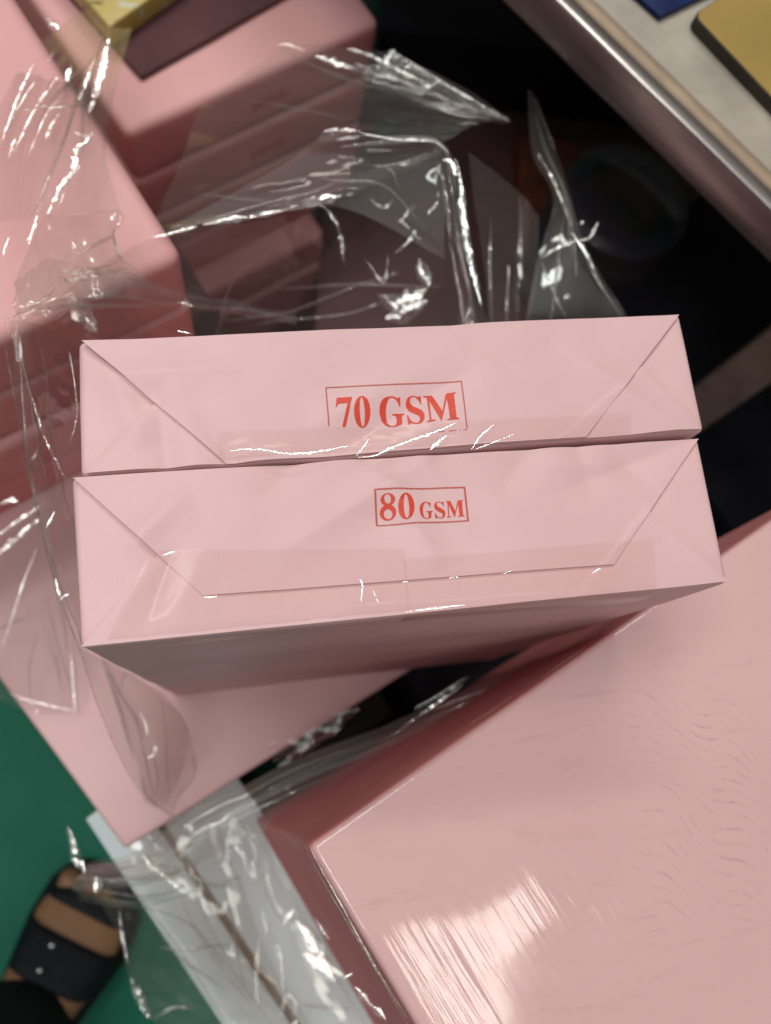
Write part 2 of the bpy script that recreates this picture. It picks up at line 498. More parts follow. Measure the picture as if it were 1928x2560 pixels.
def text80(X, Y):
    m = (ell_mask(X, Y, 292, 293, 113, 92) | ell_mask(X, Y, 305, 488, 127, 119)) & ~ell_mask(X, Y, 289, 284, 54, 70, 0.12) & ~ell_mask(X, Y, 308, 508, 68, 74, 0.1)
    m |= ell_mask(X, Y, 588, 395, 128, 204, 0.03) & ~ell_mask(X, Y, 588, 395, 44, 184, 0.08)
    m |= poly_mask(X, Y, smooth_poly(fit(GL_G, (664, 950, 240, 581), (800, 1015, 318, 588)), 1))
    m |= poly_mask(X, Y, smooth_poly(fit(GL_S, (964, 1170, 222, 560), (1038, 1220, 306, 577)), 1))
    for g in GL_M: m |= poly_mask(X, Y, fit(g, (1162, 1552, 201, 538), (1218, 1528, 282, 560)))
    f = poly_mask(X, Y, bar((66, 145), (1540, 80), 22)) | poly_mask(X, Y, bar((1524, 78), (1582, 612), 28)) | poly_mask(X, Y, bar((1598, 610), (122, 686), 20)) | poly_mask(X, Y, bar((86, 140), (136, 690), 28))
    return m, f
def stamp(parent, masks, X, Y, step, to_world, seed=0, wear=1.0):
    rs = np.random.RandomState(seed)
    root = None
    for mask, mat, keep in ((masks[0], 'ink', 0.985), (masks[1], 'ink_faded', 0.93)):
        if not mask.any(): continue
        verts, faces, ids = [], [], {}
        def vid(i, j):
            if (i, j) not in ids:
                ids[(i, j)] = len(verts)
                verts.append(to_world(X[0, 0] + (j - 0.5) * step, Y[0, 0] + (i - 0.5) * step))
            return ids[(i, j)]
        for i, j in zip(*np.nonzero(mask)):
            lo = noise.noise(Vector((j * 0.09 + seed, i * 0.09, 0.3)))
            if rs.rand() > keep - max(0, lo - 0.35) * 0.7 * wear: continue
            faces.append((vid(i, j), vid(i + 1, j), vid(i + 1, j + 1), vid(i, j + 1)))
        o = build('printed_stamp' if root is None else 'stamp_frame', verts, faces, M[mat], root or parent, False)
        root = root or o
    return root

# ------------------------------------------------------------------ the two standing reams
CREASES = {}
FOLDS = {2.0: [(a6(180, 1028, 0.0017), a6(372, 838, 0.0017)), (a6(1390, 795, 0.0017), a6(1516, 930, 0.0017))], 5.0: [(a6(174, 1400, 0), a6(385, 1150, 0)), (a6(1395, 1104, 0), a6(1572, 1258, 0))]}
def hcap(p, seed):
    """bumps and soft creases of a wrapped end face"""
    if seed not in CREASES:
        rg = random.Random(int(seed * 10))
        CREASES[seed] = [(rg.uniform(-0.10, 0.10), rg.uniform(0.005, 0.095), rg.uniform(0, math.pi), rg.uniform(0.012, 0.035), rg.choice((-1, 1)) * rg.uniform(0.0009, 0.0021)) for _ in range(20)]
    h = 0.0014 * nz((p[0], p[1], 0), 20, seed) + 0.00035 * nz((p[0], p[1], 0), 60, seed + 3)
    for p0, p1 in FOLDS.get(seed, ()):
        d_ = unit((p1 - p0)[:2]); q_ = np.array([p[0], p[1]]) - p0[:2]
        t_ = (q_ @ d_) / np.linalg.norm((p1 - p0)[:2])
        if -0.02 < t_ < 1.15:
            e_ = (q_[0] * d_[1] - q_[1] * d_[0]) / 0.0016
            h += 0.0009 * (math.tanh(e_) * 0.5 + 0.5) * math.exp(-max(0.0, e_) * 0.05) * min(1.0, max(0.0, (1.15 - t_) * 5))
    for cx, cy_, an, ln, am in CREASES[seed]:
        dx, dy = p[0] - cx, p[1] - cy_
        l_, d_ = dx * math.cos(an) + dy * math.sin(an), -dx * math.sin(an) + dy * math.cos(an)
        k = max(0.0, 1 - (l_ / ln) ** 2)
        h += am * k * max(0.0, 1 - abs(d_) / 0.010) ** 1.5
    return h
def cap_patch(quad, z, off, seed, n=(130, 44), edge_drop=0.0007, curl=0.0):
    """a thin folded flap lying on an end face: quad in 1666-wide photo pixels, follows the same bumps, with its own cut edge"""
    q = [a6(x, y, z) for x, y in quad]
    verts, faces = [], []
    nu, nv = n
    for j in range(nv):
        for i in range(nu):
            u, v = i / (nu - 1), j / (nv - 1)
            p = (q[0] * (1 - u) + q[1] * u) * (1 - v) + (q[3] * (1 - u) + q[2] * u) * v
            b = min(u, 1 - u) * 20
            verts.append(p + np.array([0, 0, hcap(p, seed) + off + curl * math.exp(-b) * nz(p, 60, seed)]))
    for j in range(nv - 1):
        for i in range(nu - 1):
            a = j * nu + i
            faces.append((a, a + nu, a + nu + 1, a + 1))
    if edge_drop <= 0: return verts, faces
    ring = [i for i in range(nu)] + [j * nu + nu - 1 for j in range(1, nv)] + [(nv - 1) * nu + i for i in range(nu - 2, -1, -1)] + [j * nu for j in range(nv - 2, 0, -1)]
    cen = sum(q) / 4
    top = len(verts)
    verts += [verts[k] for k in ring]
    ring = list(range(top, top + len(ring)))
    base = len(verts)
    for k in ring:
        v = verts[k]
        verts.append(v + (cen - v) * np.array([0.006, 0.012, 0]) + np.array([0, 0, -edge_drop]))
    m = len(ring)
    for k in range(m):
        faces.append((ring[k], ring[(k + 1) % m], base + (k + 1) % m, base + k))
    return verts, faces

def standing_ream(px, ztop, seed, label, lower, upper, group, r=0.0021):
    fl_, fr_, br_, bl_ = [at(x, y, ztop) for x, y in px]
    c8 = np.zeros((2, 2, 2, 3))
    for (a, b), p in (((0, 0), fl_), ((1, 0), fr_), ((1, 1), br_), ((0, 1), bl_)):
        c8[a, b, 1] = p
        c8[a, b, 0] = (p[0], p[1], -0.2965)
    root = empty('paper_ream', (c8[:, :, 0].reshape(-1, 3)).mean(axis=0), label, 'paper ream', group)
    v, f = round_hexa(c8, r, (120, 40, 50), amp=0.0018, freq=20, seed=seed, quiet_top=1.0)
    # the end face shares its bumps with the flaps lying on it
    v = [p + np.array([0, 0, hcap(p, seed) * max(0.0, min(1.0, (p[2] - ztop + 0.0021) / 0.0021))]) for p in v]
    build('wrapper', v, f, M['paper'], root)
    lf = build('lower_flap', *cap_patch(lower, ztop, 0.0011, seed, edge_drop=0.0010), M['paper'], root)
    uf = build('upper_flap', *cap_patch(upper, ztop, 0.0022, seed, edge_drop=0.0019, curl=0.0011), M['paper'], root)
    return root

R70 = standing_ream([(200, 1191), (1763, 1077), (1700, 783), (196, 853)], 0.0017, 2.0,
    'pink wrapped paper ream standing on end behind, stamped 70 GSM',
    [(372, 838), (1390, 795), (1511, 930), (184, 1025)], [(180, 744), (1461, 686), (1262, 947), (490, 1004)], 'pink reams standing on end')
R80 = standing_ream([(200, 1622), (1821, 1457), (1747, 1094), (178, 1193)], 0.0, 5.0,
    'pink wrapped paper ream standing on end in front, stamped 80 GSM',
    [(372, 1166), (1398, 1104), (1568, 1258), (176, 1398)], [(161, 1036), (1503, 952), (1320, 1222), (440, 1289)], 'pink reams standing on end')

def cap_to_world(x0, y0, s, ztop, seed):
    def f(x, y):
        p = at(x0 + x / s, y0 + y / s, ztop)
        return p + np.array([0, 0, hcap(p, seed) + 0.0022 + 0.00020])
    return f
st = 3.0
X, Y = np.meshgrid(np.arange(40, 1665, st), np.arange(60, 672, st))
stamp(R70, text70(X, Y), X, Y, st, cap_to_world(800, 940, 370 and 1666 / 370, 0.0017, 2.0), seed=3)
st = 4.0
X, Y = np.meshgrid(np.arange(40, 1625, st), np.arange(60, 712, st))
stamp(R80, text80(X, Y), X, Y, st, cap_to_world(920, 1210, 1666 / 260, 0.0, 5.0), seed=8)

def tape(parent, top, bottom, z, seed, over=0.0, n=(90, 14)):
    """clear tape on an end face, its last rows bending over the front edge"""
    a0, a1 = [a6(*p, z) for p in top]; b0, b1 = [a6(*p, z) for p in bottom]
    verts, faces = [], []
    nu, nv = n
    ex = 4 if over else 0
    for j in range(nv + ex):
        for i in range(nu):
            u, v = i / (nu - 1), min(1.0, j / (nv - 1))
            p = (a0 * (1 - u) + a1 * u) * (1 - v) + (b0 * (1 - u) + b1 * u) * v
            w = 0.0004 * abs(nz((u * 1.3, v * 0.3, 0), 14, seed)) * (v if over else 1)
            p = p + np.array([0, 0, hcap(p, seed) + 0.0027 + w])
            if v > 0.8: p = p - np.array([0, 0, (v - 0.8) ** 2 * 0.05])
            if j >= nv:
                k = j - nv + 1
                p = p + np.array([0, -0.0007, -over * k / ex])
            verts.append(p)
    for j in range(nv + ex - 1):
        for i in range(nu - 1):
            k = j * nu + i
            faces.append((k, k + nu, k + nu + 1, k + 1))
    return build('tape', verts, faces, M['tape'], parent)
t70 = tape(R70, [(468, 940), (1352, 899)], [(476, 1001), (1360, 944)], 0.0017, 2.0)
t80 = tape(R80, [(330, 1192), (872, 1189)], [(232, 1388), (882, 1322)], 0.0, 5.0, over=0.02)
t81 = tape(R80, [(868, 1212), (1404, 1168)], [(878, 1326), (1412, 1282)], 0.0, 5.0, over=0.015)
for pl, w, par, lp in (([(497, 974), (540, 970), (620, 980), (680, 977), (752, 963)], 9, t70, None), ([(773, 988), (812, 984), (850, 965), (905, 946), (960, 925), (985, 913)], 9, t70, None),
                   ([(930, 972), (948, 955), (965, 940)], 11, t70, None), ([(1018, 972), (1040, 940), (1070, 915)], 4, t70, None), ([(1022, 972), (1060, 958), (1110, 938)], 3, t70, None), ([(770, 985), (782, 968), (797, 948)], 4, t70, None),
                   ([(352, 1200), (362, 1196), (378, 1191)], 9, t80, None), ([(440, 1290), (455, 1290), (470, 1288)], 6, t80, None),
                   ([(875, 1322), (920, 1316), (1005, 1307)], 6, t81, None), ([(778, 1252), (783, 1262), (781, 1300)], 3, t80, None), ([(806, 1275), (812, 1290), (818, 1302)], 4, t80, None),
                   ([(870, 1258), (876, 1256), (882, 1257)], 4, t81, None), ([(970, 1250), (980, 1247), (992, 1247)], 4, t81, None), ([(1088, 1240), (1096, 1236), (1104, 1233)], 3, t81, None), ([(1280, 1238), (1290, 1232), (1300, 1228)], 3, t81, None)):
    streak(pl, w, par, z=0.0045 if par is t70 else 0.0033, lamp=lp, reach=0.0015, amax=6, crinkle=2, mat='tape_glint', name='wrinkle')

# ------------------------------------------------------------------ flat reams
def flat_ream(O, u, v, L, W, z1, T, label, group, mat='paper_deep', seed=0, jit=0.0015, r=0.007, n=(24, 18, 6), amp=0.0009, rot=0.006, parts=False):
    rng = random.Random(seed)
    a = rng.uniform(-rot, rot)
    O = np.array(O[:2]) + np.array([rng.uniform(-jit, jit), rng.uniform(-jit, jit)])
    Rz = np.array([[math.cos(a), -math.sin(a)], [math.sin(a), math.cos(a)]])
    u, v = Rz @ np.array(u), Rz @ np.array(v)
    c8 = frame_box(O, u, v, L, W, z1 - T + 0.0006, z1)
    vs, fs = round_hexa(c8, r, n, amp=amp, freq=18, seed=seed)
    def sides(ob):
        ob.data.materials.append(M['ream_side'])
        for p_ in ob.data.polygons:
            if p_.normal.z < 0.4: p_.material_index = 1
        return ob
    if parts:
        root = empty('paper_ream', (*c8[:, :, 0].reshape(-1, 3).mean(axis=0)[:2], z1 - T), label, 'paper ream', group)
        sides(build('wrapper', vs, fs, M[mat], root))
        return root, O, u, v
    o = sides(build('paper_ream', vs, fs, M[mat]))
    tag(o, label, 'paper ream', group)
    return o, O, u, v

ORD = ['topmost', 'second', 'third', 'fourth', 'fifth']
T = 0.0496
# platform ream under the standing pair
pu, pv = np.array([0.909, 0.417]), np.array([-0.417, 0.909])
c8 = frame_box((-0.1386, -0.087), pu, pv, 0.297, 0.205, -0.3488, -0.297)
c8[0, 1, :, :2] = np.array([-0.1386, -0.087]) + unit([-0.0694, 0.1086]) * 0.262
v, f = round_hexa(c8, 0.003, (40, 40, 8), amp=0.0011, freq=18, seed=11)
tag(build('paper_ream', v, f, M['paper']), 'pink ream lying flat under the two standing reams, its corner over the green floor', 'paper ream')
# left stack
s1u, s1v = np.array([-0.903, -0.429]), np.array([-0.440, 0.898])
for k in range(5):
    lab = ['topmost pink ream of the left stack, its wide top face under stretched film', 'second pink ream from the top of the left stack', 'third pink ream from the top of the left stack', 'fourth pink ream from the top of the left stack', 'lowest pink ream of the left stack'][k]
    flat_ream((-0.0709, 0.1908), s1u, s1v, 0.297, 0.21, -0.10 - T * k, T, lab, 'pink reams of the left stack', seed=20 + k, jit=0.0 if k == 0 else 0.0035)
# rear stack
s2u, s2v = unit([0.1849, 0.097]), unit([-0.0585, 0.1023])
s2v = unit(np.array([-s2u[1], s2u[0]]))
for k in range(4):
    lab = ['topmost stamped ream of the rear stack, a maroon folder lying on it', 'second stamped pink ream from the top of the rear stack', 'third stamped pink ream from the top of the rear stack', 'fourth pink ream from the top of the rear stack, above the ledge ream'][k]
    root, O, u, v = flat_ream((-0.1085, 0.3641), s2u, s2v, 0.2085, 0.297, -0.235 - 0.0515 * k, 0.0515, lab, 'pink reams of the rear stack', seed=30 + k, jit=0.0 if k == 0 else 0.002, parts=True)
    if k < 3:
        zc = -0.235 - 0.0515 * k - 0.0265
        cx = 0.114
        def tw(x, y, O=O, u=u, v=v, zc=zc, cx=cx):
            # stamped upside down on the end of the ream
            a = cx - (x - 820) * 2.35e-5
            b = zc + (y - 400) * 2.35e-5
            p = O + u * a - v * 0.0014
            return np.array([p[0], p[1], b])
        X, Y = np.meshgrid(np.arange(40, 1665, 8.0), np.arange(180, 620, 8.0))
        stamp(root, (text70(X, Y, False)[0], np.zeros(X.shape, bool)), X, Y, 8.0, tw, seed=40 + k)
# lower pile in front of the rear stack
lo = at(520, 735, -0.4415)
for k in range(3):
    flat_ream(np.array(lo[:2]) - s2u * 0.06, s2u, s2v, 0.19, 0.297, -0.4415 - 0.0515 * k, 0.0515, ['pink ledge ream sticking out below the rear stack', 'pink ream below the rear stack, directly under the ledge ream', 'lowest pink ream below the rear stack, second under the ledge ream'][k], 'pink reams below the rear stack', seed=50 + k)
# right stack: the big wrapped ream and the ones under it
M['film_paper'] = None
def wrapped_paper(name):
    m, n, l = new_mat(name)
    out = n.new('ShaderNodeOutputMaterial'); b = n.new('ShaderNodeBsdfPrincipled')
    tc = n.new('ShaderNodeTexCoord')
    vec = tc.outputs['Object']
    t = n.new('ShaderNodeTexNoise'); t.inputs['Scale'].default_value = 9; t.inputs['Detail'].default_value = 4
    l.new(vec, t.inputs['Vector'])
    base = ramp(n, [(0.3, (0.60, 0.35, 0.35)), (0.7, (0.655, 0.40, 0.40))])
    l.new(t.outputs['Fac'], base.inputs[0])
    # printed-on dirt: broken wavy rub marks near the far side
    mp = n.new('ShaderNodeMapping'); mp.inputs['Rotation'].default_value = (0, 0, math.radians(8))
    l.new(vec, mp.inputs[0])
    sep = n.new('ShaderNodeSeparateXYZ'); l.new(mp.outputs[0], sep.inputs[0])
    def math_(op, a, b_=None):
        k = n.new('ShaderNodeMath'); k.operation = op
        for i, x in enumerate((a, b_)):
            if x is None: continue
            if isinstance(x, (int, float)): k.inputs[i].default_value = x
            else: l.new(x, k.inputs[i])
        return k.outputs[0]
    nl = n.new('ShaderNodeTexNoise'); nl.inputs['Scale'].default_value = 22; nl.inputs['Detail'].default_value = 1
    l.new(mp.outputs[0], nl.inputs['Vector'])
    sx = math_('SINE', math_('MULTIPLY', math_('ADD', sep.outputs['X'], math_('MULTIPLY', nl.outputs['Fac'], 0.012)), 175.0))
    yy = math_('ADD', math_('ADD', sep.outputs['Y'], math_('MULTIPLY', sep.outputs['X'], 0.62)), math_('ADD', math_('MULTIPLY', sx, 0.0042), math_('MULTIPLY', nl.outputs['Fac'], 0.024)))
    wv = math_('SINE', math_('MULTIPLY', yy, 1150.0))
    wv = math_('POWER', math_('MAXIMUM', wv, 0.0), 9.0)
    n2 = n.new('ShaderNodeTexNoise'); n2.inputs['Scale'].default_value = 120; n2.inputs['Detail'].default_value = 6; n2.inputs['Roughness'].default_value = 0.75
    l.new(vec, n2.inputs['Vector'])
    gr = ramp(n, [(0.46, (0, 0, 0)), (0.62, (1, 1, 1))]); l.new(n2.outputs['Fac'], gr.inputs[0])
    n3 = n.new('ShaderNodeTexNoise'); n3.inputs['Scale'].default_value = 16; n3.inputs['Detail'].default_value = 2
    l.new(vec, n3.inputs['Vector'])
    g3 = ramp(n, [(0.42, (0, 0, 0)), (0.6, (1, 1, 1))]); l.new(n3.outputs['Fac'], g3.inputs[0])
    sp2 = n.new('ShaderNodeSeparateXYZ'); l.new(vec, sp2.inputs[0])
    dx = math_('MULTIPLY', math_('SUBTRACT', sp2.outputs['X'], 0.004), 22.0); dy = math_('MULTIPLY', math_('SUBTRACT', sp2.outputs['Y'], 0.030), 17.0)
    dd = math_('ADD', math_('MULTIPLY', dx, dx), math_('MULTIPLY', dy, dy))
    xr = n.new('ShaderNodeMapRange'); xr.inputs['From Min'].default_value = 1.3; xr.inputs['From Max'].default_value = 0.4
    l.new(dd, xr.inputs['Value'])
    mask = math_('MULTIPLY', math_('MULTIPLY', wv, gr.outputs[0]), math_('MULTIPLY', g3.outputs[0], xr.outputs[0]))
    mask = math_('MULTIPLY', mask, 0.48)
    # fine scuffs everywhere
    mp2 = n.new('ShaderNodeMapping'); mp2.inputs['Rotation'].default_value = (0, 0, 0.6); mp2.inputs['Scale'].default_value = (1, 5, 1)
    l.new(vec, mp2.inputs[0])
    n4 = n.new('ShaderNodeTexNoise'); n4.inputs['Scale'].default_value = 34; n4.inputs['Detail'].default_value = 7; n4.inputs['Roughness'].default_value = 0.7
    l.new(mp2.outputs[0], n4.inputs['Vector'])
    g4 = ramp(n, [(0.56, (0, 0, 0)), (0.80, (0.22, 0.22, 0.22))]); l.new(n4.outputs['Fac'], g4.inputs[0])
    mask = math_('MAXIMUM', mask, g4.outputs[0])
    mixc = n.new('ShaderNodeMix'); mixc.data_type = 'RGBA'
    l.new(mask, mixc.inputs[0]); l.new(base.outputs[0], mixc.inputs[6]); mixc.inputs[7].default_value = (0.16, 0.085, 0.07, 1)
    l.new(mixc.outputs[2], b.inputs['Base Color'])
    b.inputs['Roughness'].default_value = 0.6; b.inputs['Specular IOR Level'].default_value = 0.2
    b.inputs['Coat Weight'].default_value = 1.0
    # tight film: long strain lines plus scratches on its gloss
    mp3 = n.new('ShaderNodeMapping'); mp3.inputs['Rotation'].default_value = (0, 0, math.radians(-63)); mp3.inputs['Scale'].default_value = (1, 14, 1)
    mp3.vector_type = 'POINT'
    l.new(vec, mp3.inputs[0])
    n5 = n.new('ShaderNodeTexNoise'); n5.inputs['Scale'].default_value = 16; n5.inputs['Detail'].default_value = 3
    mp4 = n.new('ShaderNodeMapping'); mp4.inputs['Rotation'].default_value = (0, 0, math.radians(64)); l.new(vec, mp4.inputs[0])
    mp5 = n.new('ShaderNodeMapping'); mp5.inputs['Scale'].default_value = (0.8, 16, 1); l.new(mp4.outputs[0], mp5.inputs[0])
    l.new(mp5.outputs[0], n5.inputs['Vector'])
    n6 = n.new('ShaderNodeTexNoise'); n6.inputs['Scale'].default_value = 13; n6.inputs['Detail'].default_value = 2
    l.new(vec, n6.inputs['Vector'])
    hsum = math_('ADD', math_('MULTIPLY', n5.outputs['Fac'], 0.32), math_('MULTIPLY', n6.outputs['Fac'], 0.45))
    bp = n.new('ShaderNodeBump'); bp.inputs['Strength'].default_value = 0.30; bp.inputs['Distance'].default_value = 0.0022
    l.new(hsum, bp.inputs['Height']); l.new(bp.outputs[0], b.inputs['Coat Normal'])
    rr = ramp(n, [(0.35, (0.045, 0.045, 0.045)), (0.75, (0.13, 0.13, 0.13))]); l.new(n2.outputs['Fac'], rr.inputs[0])
    l.new(rr.outputs[0], b.inputs['Coat Roughness'])
    l.new(b.outputs[0], out.inputs[0])
    return m
M['film_paper'] = wrapped_paper('film_wrapped_pink_paper')
rsu, rsv = unit([0.2289, 0.1125]), unit([0.1125, -0.2289])
bO = np.array([-0.0394, -0.0745])
c8 = frame_box(bO, rsu, rsv, 0.297, 0.21, -0.3488, -0.09)
for a_ in (0, 1):
    for b_ in (0, 1):
        c8[a_, b_, 0] += np.array([-0.0275, -0.0035, 0]) if (a_, b_) == (0, 0) else np.array([*(-rsu * 0.024 + rsv * (0.0 if a_ == 0 else 0.012)), 0])   # the pack leans a little
big = empty('paper_pack', (*c8[:, :, 0].reshape(-1, 3).mean(axis=0)[:2], -0.142), 'large glossy film-wrapped pink paper pack in front, mirroring a ceiling panel on its top', 'paper pack')
vs, fs = round_hexa(c8, 0.003, (70, 50, 26), amp=0.0009, freq=18, seed=61)
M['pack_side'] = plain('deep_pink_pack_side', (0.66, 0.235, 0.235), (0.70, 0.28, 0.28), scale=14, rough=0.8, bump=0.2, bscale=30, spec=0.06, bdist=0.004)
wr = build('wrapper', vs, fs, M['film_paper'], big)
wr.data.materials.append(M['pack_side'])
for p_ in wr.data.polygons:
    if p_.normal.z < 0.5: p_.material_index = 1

# ------------------------------------------------------------------ white carton below
M['carton'] = plain('white_carton_board', (0.60, 0.68, 0.71), (0.66, 0.74, 0.76), scale=20, rough=0.5, bump=0.08, bscale=50)
M['kraft'] = plain('brown_board', (0.17, 0.11, 0.06), (0.25, 0.17, 0.09), scale=120, rough=0.8, bump=0.3, bscale=300)
cdir = unit([0.0769, -0.1324]); cn = np.array([-cdir[1], cdir[0]])
cO = np.array([-0.1674, -0.0727])
g0, g1 = np.array([-0.1017, -0.1166]), np.array([-0.0569, -0.2096])
carton = empty('carton', (cO[0], cO[1], fz + 0.001), 'white cardboard carton with a brown seam, under the pink reams at the bottom edge', 'carton')
gap = (g0 - cO) @ cn
zc = -0.3502
back = cO - cdir * 0.004
v, f = round_hexa(frame_box(back, cdir, cn, 0.42, 0.092, fz + 0.001, zc - 0.0035), 0.002, (10, 8, 6)); build('body', v, f, M['kraft'], carton)
v, f = round_hexa(frame_box(back, cdir, cn, 0.42, gap - 0.0022, zc - 0.0034, zc), 0.001, (30, 6, 2)); build('flap', v, f, M['carton'], carton)
v, f = round_hexa(frame_box(back + cn * (gap + 0.0024), cdir, cn, 0.42, 0.092 - gap - 0.0024, zc - 0.0034, zc - 0.0002), 0.001, (30, 12, 2)); build('flap', v, f, M['carton'], carton)
v, f = round_hexa(frame_box(back - cn * 0.002, cdir, cn, 0.42, 0.002, fz + 0.002, zc - 0.004), 0.0008, (10, 1, 4)); build('side_panel', v, f, M['carton'], carton)
# dark crate carrying the platform ream and the left stack
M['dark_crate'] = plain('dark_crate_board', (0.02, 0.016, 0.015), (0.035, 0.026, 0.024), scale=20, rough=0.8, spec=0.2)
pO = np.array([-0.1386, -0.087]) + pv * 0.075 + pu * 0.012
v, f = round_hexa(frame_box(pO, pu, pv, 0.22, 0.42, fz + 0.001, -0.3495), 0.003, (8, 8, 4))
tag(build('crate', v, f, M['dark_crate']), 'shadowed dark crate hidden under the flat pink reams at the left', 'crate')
v, f = round_hexa(frame_box(np.array([-0.1386, -0.087]) + pu * 0.122 - pv * 0.022, pu, pv, 0.068, 0.092, fz + 0.001, -0.3497), 0.003, (6, 6, 4))  # added block, its dark board stands in for shade in the gap
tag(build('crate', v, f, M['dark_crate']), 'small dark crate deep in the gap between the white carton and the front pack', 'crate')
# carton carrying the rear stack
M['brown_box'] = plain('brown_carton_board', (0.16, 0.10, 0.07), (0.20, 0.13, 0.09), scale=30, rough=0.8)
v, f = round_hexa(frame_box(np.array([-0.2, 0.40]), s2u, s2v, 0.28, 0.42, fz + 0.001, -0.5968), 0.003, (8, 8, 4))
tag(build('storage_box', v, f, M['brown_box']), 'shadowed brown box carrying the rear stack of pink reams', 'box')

# ------------------------------------------------------------------ things on and behind the rear stack
M['maroon'] = plain('dark_maroon_cover', (0.085, 0.035, 0.037), (0.11, 0.048, 0.05), scale=20, rough=0.75, spec=0.2)  # shadow on the rear stack put into the colour of a thin slab
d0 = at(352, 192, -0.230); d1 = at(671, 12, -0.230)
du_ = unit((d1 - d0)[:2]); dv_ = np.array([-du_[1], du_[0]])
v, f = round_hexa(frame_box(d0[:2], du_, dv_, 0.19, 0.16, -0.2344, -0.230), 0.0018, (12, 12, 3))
tag(build('folder', v, f, M['maroon']), 'thin dark maroon folder lying on the rear stack, under the yellow packet', 'folder')  # slab added where a shadow falls
def yellow_mat():
    m, n, l = new_mat('yellow_printed_packet')
    out = n.new('ShaderNodeOutputMaterial'); b = n.new('ShaderNodeBsdfPrincipled')
    tc = n.new('ShaderNodeTexCoord')
    mp = n.new('ShaderNodeMapping'); mp.inputs['Scale'].default_value = (1, 3.2, 1); mp.inputs['Rotation'].default_value = (0, 0, 0.7)
    l.new(tc.outputs['Object'], mp.inputs[0])
    t = n.new('ShaderNodeTexNoise'); t.inputs['Scale'].default_value = 60; t.inputs['Detail'].default_value = 2
    l.new(mp.outputs[0], t.inputs['Vector'])
    r = ramp(n, [(0.30, (0.02, 0.02, 0.012)), (0.33, (0.46, 0.35, 0.09)), (0.60, (0.48, 0.37, 0.10)), (0.66, (0.50, 0.50, 0.40))])
    l.new(t.outputs['Fac'], r.inputs[0]); l.new(r.outputs[0], b.inputs['Base Color'])
    b.inputs['Roughness'].default_value = 0.35
    l.new(b.outputs[0], out.inputs[0])
    return m
M['yellow_print'] = yellow_mat()
y0 = a6(236, 58, -0.213); y1 = a6(318, 0, -0.213); y2 = a6(176, -12, -0.213)
yu = unit((y1 - y0)[:2]); yv = unit((y2 - y0)[:2])
v, f = round_hexa(frame_box(y0[:2], yu, yv, 0.09, 0.14, -0.2298, -0.213), 0.0015, (8, 8, 3))
tag(build('packet', v, f, M['yellow_print']), 'yellow packet with black printed marks at the top edge, tip over the film', 'packet')

# ------------------------------------------------------------------ work table
ta, tb = np.array([0.13031, 0.3226]), np.array([0.22281, 0.19597])
te = unit(tb - ta); tn = np.array([-te[1], te[0]])
if tn[0] < 0: tn = -tn
tz = -0.08
M['metal'] = plain('brushed_steel', (0.22, 0.19, 0.18), (0.46, 0.41, 0.39), scale=70, rough=0.27, bump=0.35, bscale=160, metal=0.75, detail=9, stretch=(7, 1, 1, math.atan2(te[1], te[0])), bdist=0.0006)
M['metal_dull'] = plain('dull_steel_tube', (0.20, 0.155, 0.13), (0.32, 0.26, 0.22), scale=40, rough=0.5, metal=0.3)
M['board'] = plain('worn_beige_table_top', (0.22, 0.185, 0.145), (0.40, 0.35, 0.285), scale=26, rough=0.45, bump=0.08, bscale=120, detail=8)
M['edging'] = plain('tan_board_edge', (0.30, 0.21, 0.145), (0.40, 0.29, 0.20), scale=50, rough=0.6, bump=0.2)
table = empty('work_table', (*(ta + tn * 0.3), fz), 'steel-edged table with worn beige top at the upper right corner', 'table')
T0 = ta - te * 0.5
def prism(profile, name, mat, length=1.3, seg=60, wob=0.0):
    """profile: (distance into the table, height) swept along the table edge"""
    verts, faces = [], []
    m = len(profile)
    for s in range(seg + 1):
        o = T0 + te * length * s / seg
        for k, (d, h) in enumerate(profile):
            w = wob * nz((s * 0.37, k * 0.2, 1.0), 1.0)
            xy = o + tn * (d + w)
            verts.append((xy[0], xy[1], tz + h + w))
    for s in range(seg):
        for k in range(m):
            a, b_ = s * m + k, s * m + (k + 1) % m
            faces.append((a, b_, b_ + m, a + m))
    faces.append(tuple(range(m))[::-1]); faces.append(tuple(seg * m + k for k in range(m)))
    return build(name, verts, faces, M[mat], table)
arc = [(0.0022 - 0.0022 * math.sin(t), -0.0022 + 0.0022 * math.cos(t)) for t in np.linspace(0, math.pi / 2, 7)]
prism([(0.0086, -0.0006), (0.0080, 0.0)] + arc + [(0.0, -0.024), (0.0008, -0.0262), (0.0022, -0.0262), (0.0022, -0.005), (0.0086, -0.0022)], 'metal_edge', 'metal', wob=0.00025)
prism([(0.0102, -0.0035), (0.0108, -0.0012), (0.0170, -0.0006), (0.0172, -0.018), (0.0102, -0.018)], 'edging', 'edging', wob=0.0002)
prism([(0.01735, -0.016), (0.01735, -0.0009), (0.0182, -0.0001), (0.72, -0.0001), (0.72, -0.016)], 'tabletop', 'board', seg=20)
leg_xy = np.array([0.300, 0.172])
for q in (leg_xy, leg_xy + tn * 0.5, leg_xy + te * 0.55 + tn * 0.5):
    v, f = round_hexa(frame_box(q - te * 0.0145 - tn * 0.0145, te, tn, 0.029, 0.029, fz + 0.0005, tz - 0.0185), 0.003, (2, 2, 20))
    build('leg', v, f, M['metal_dull'], table)
M['blue_box'] = plain('blue_printed_pack', (0.004, 0.010, 0.055), (0.008, 0.022, 0.11), scale=60, rough=0.4, coat=0.0, spec=0.2)
b0 = at(1653, 40, tz + 0.004); b1 = at(1740, -2, tz + 0.004); b2 = at(1606, -2, tz + 0.004)
bu_, bv_ = unit((b1 - b0)[:2]), unit((b2 - b0)[:2])
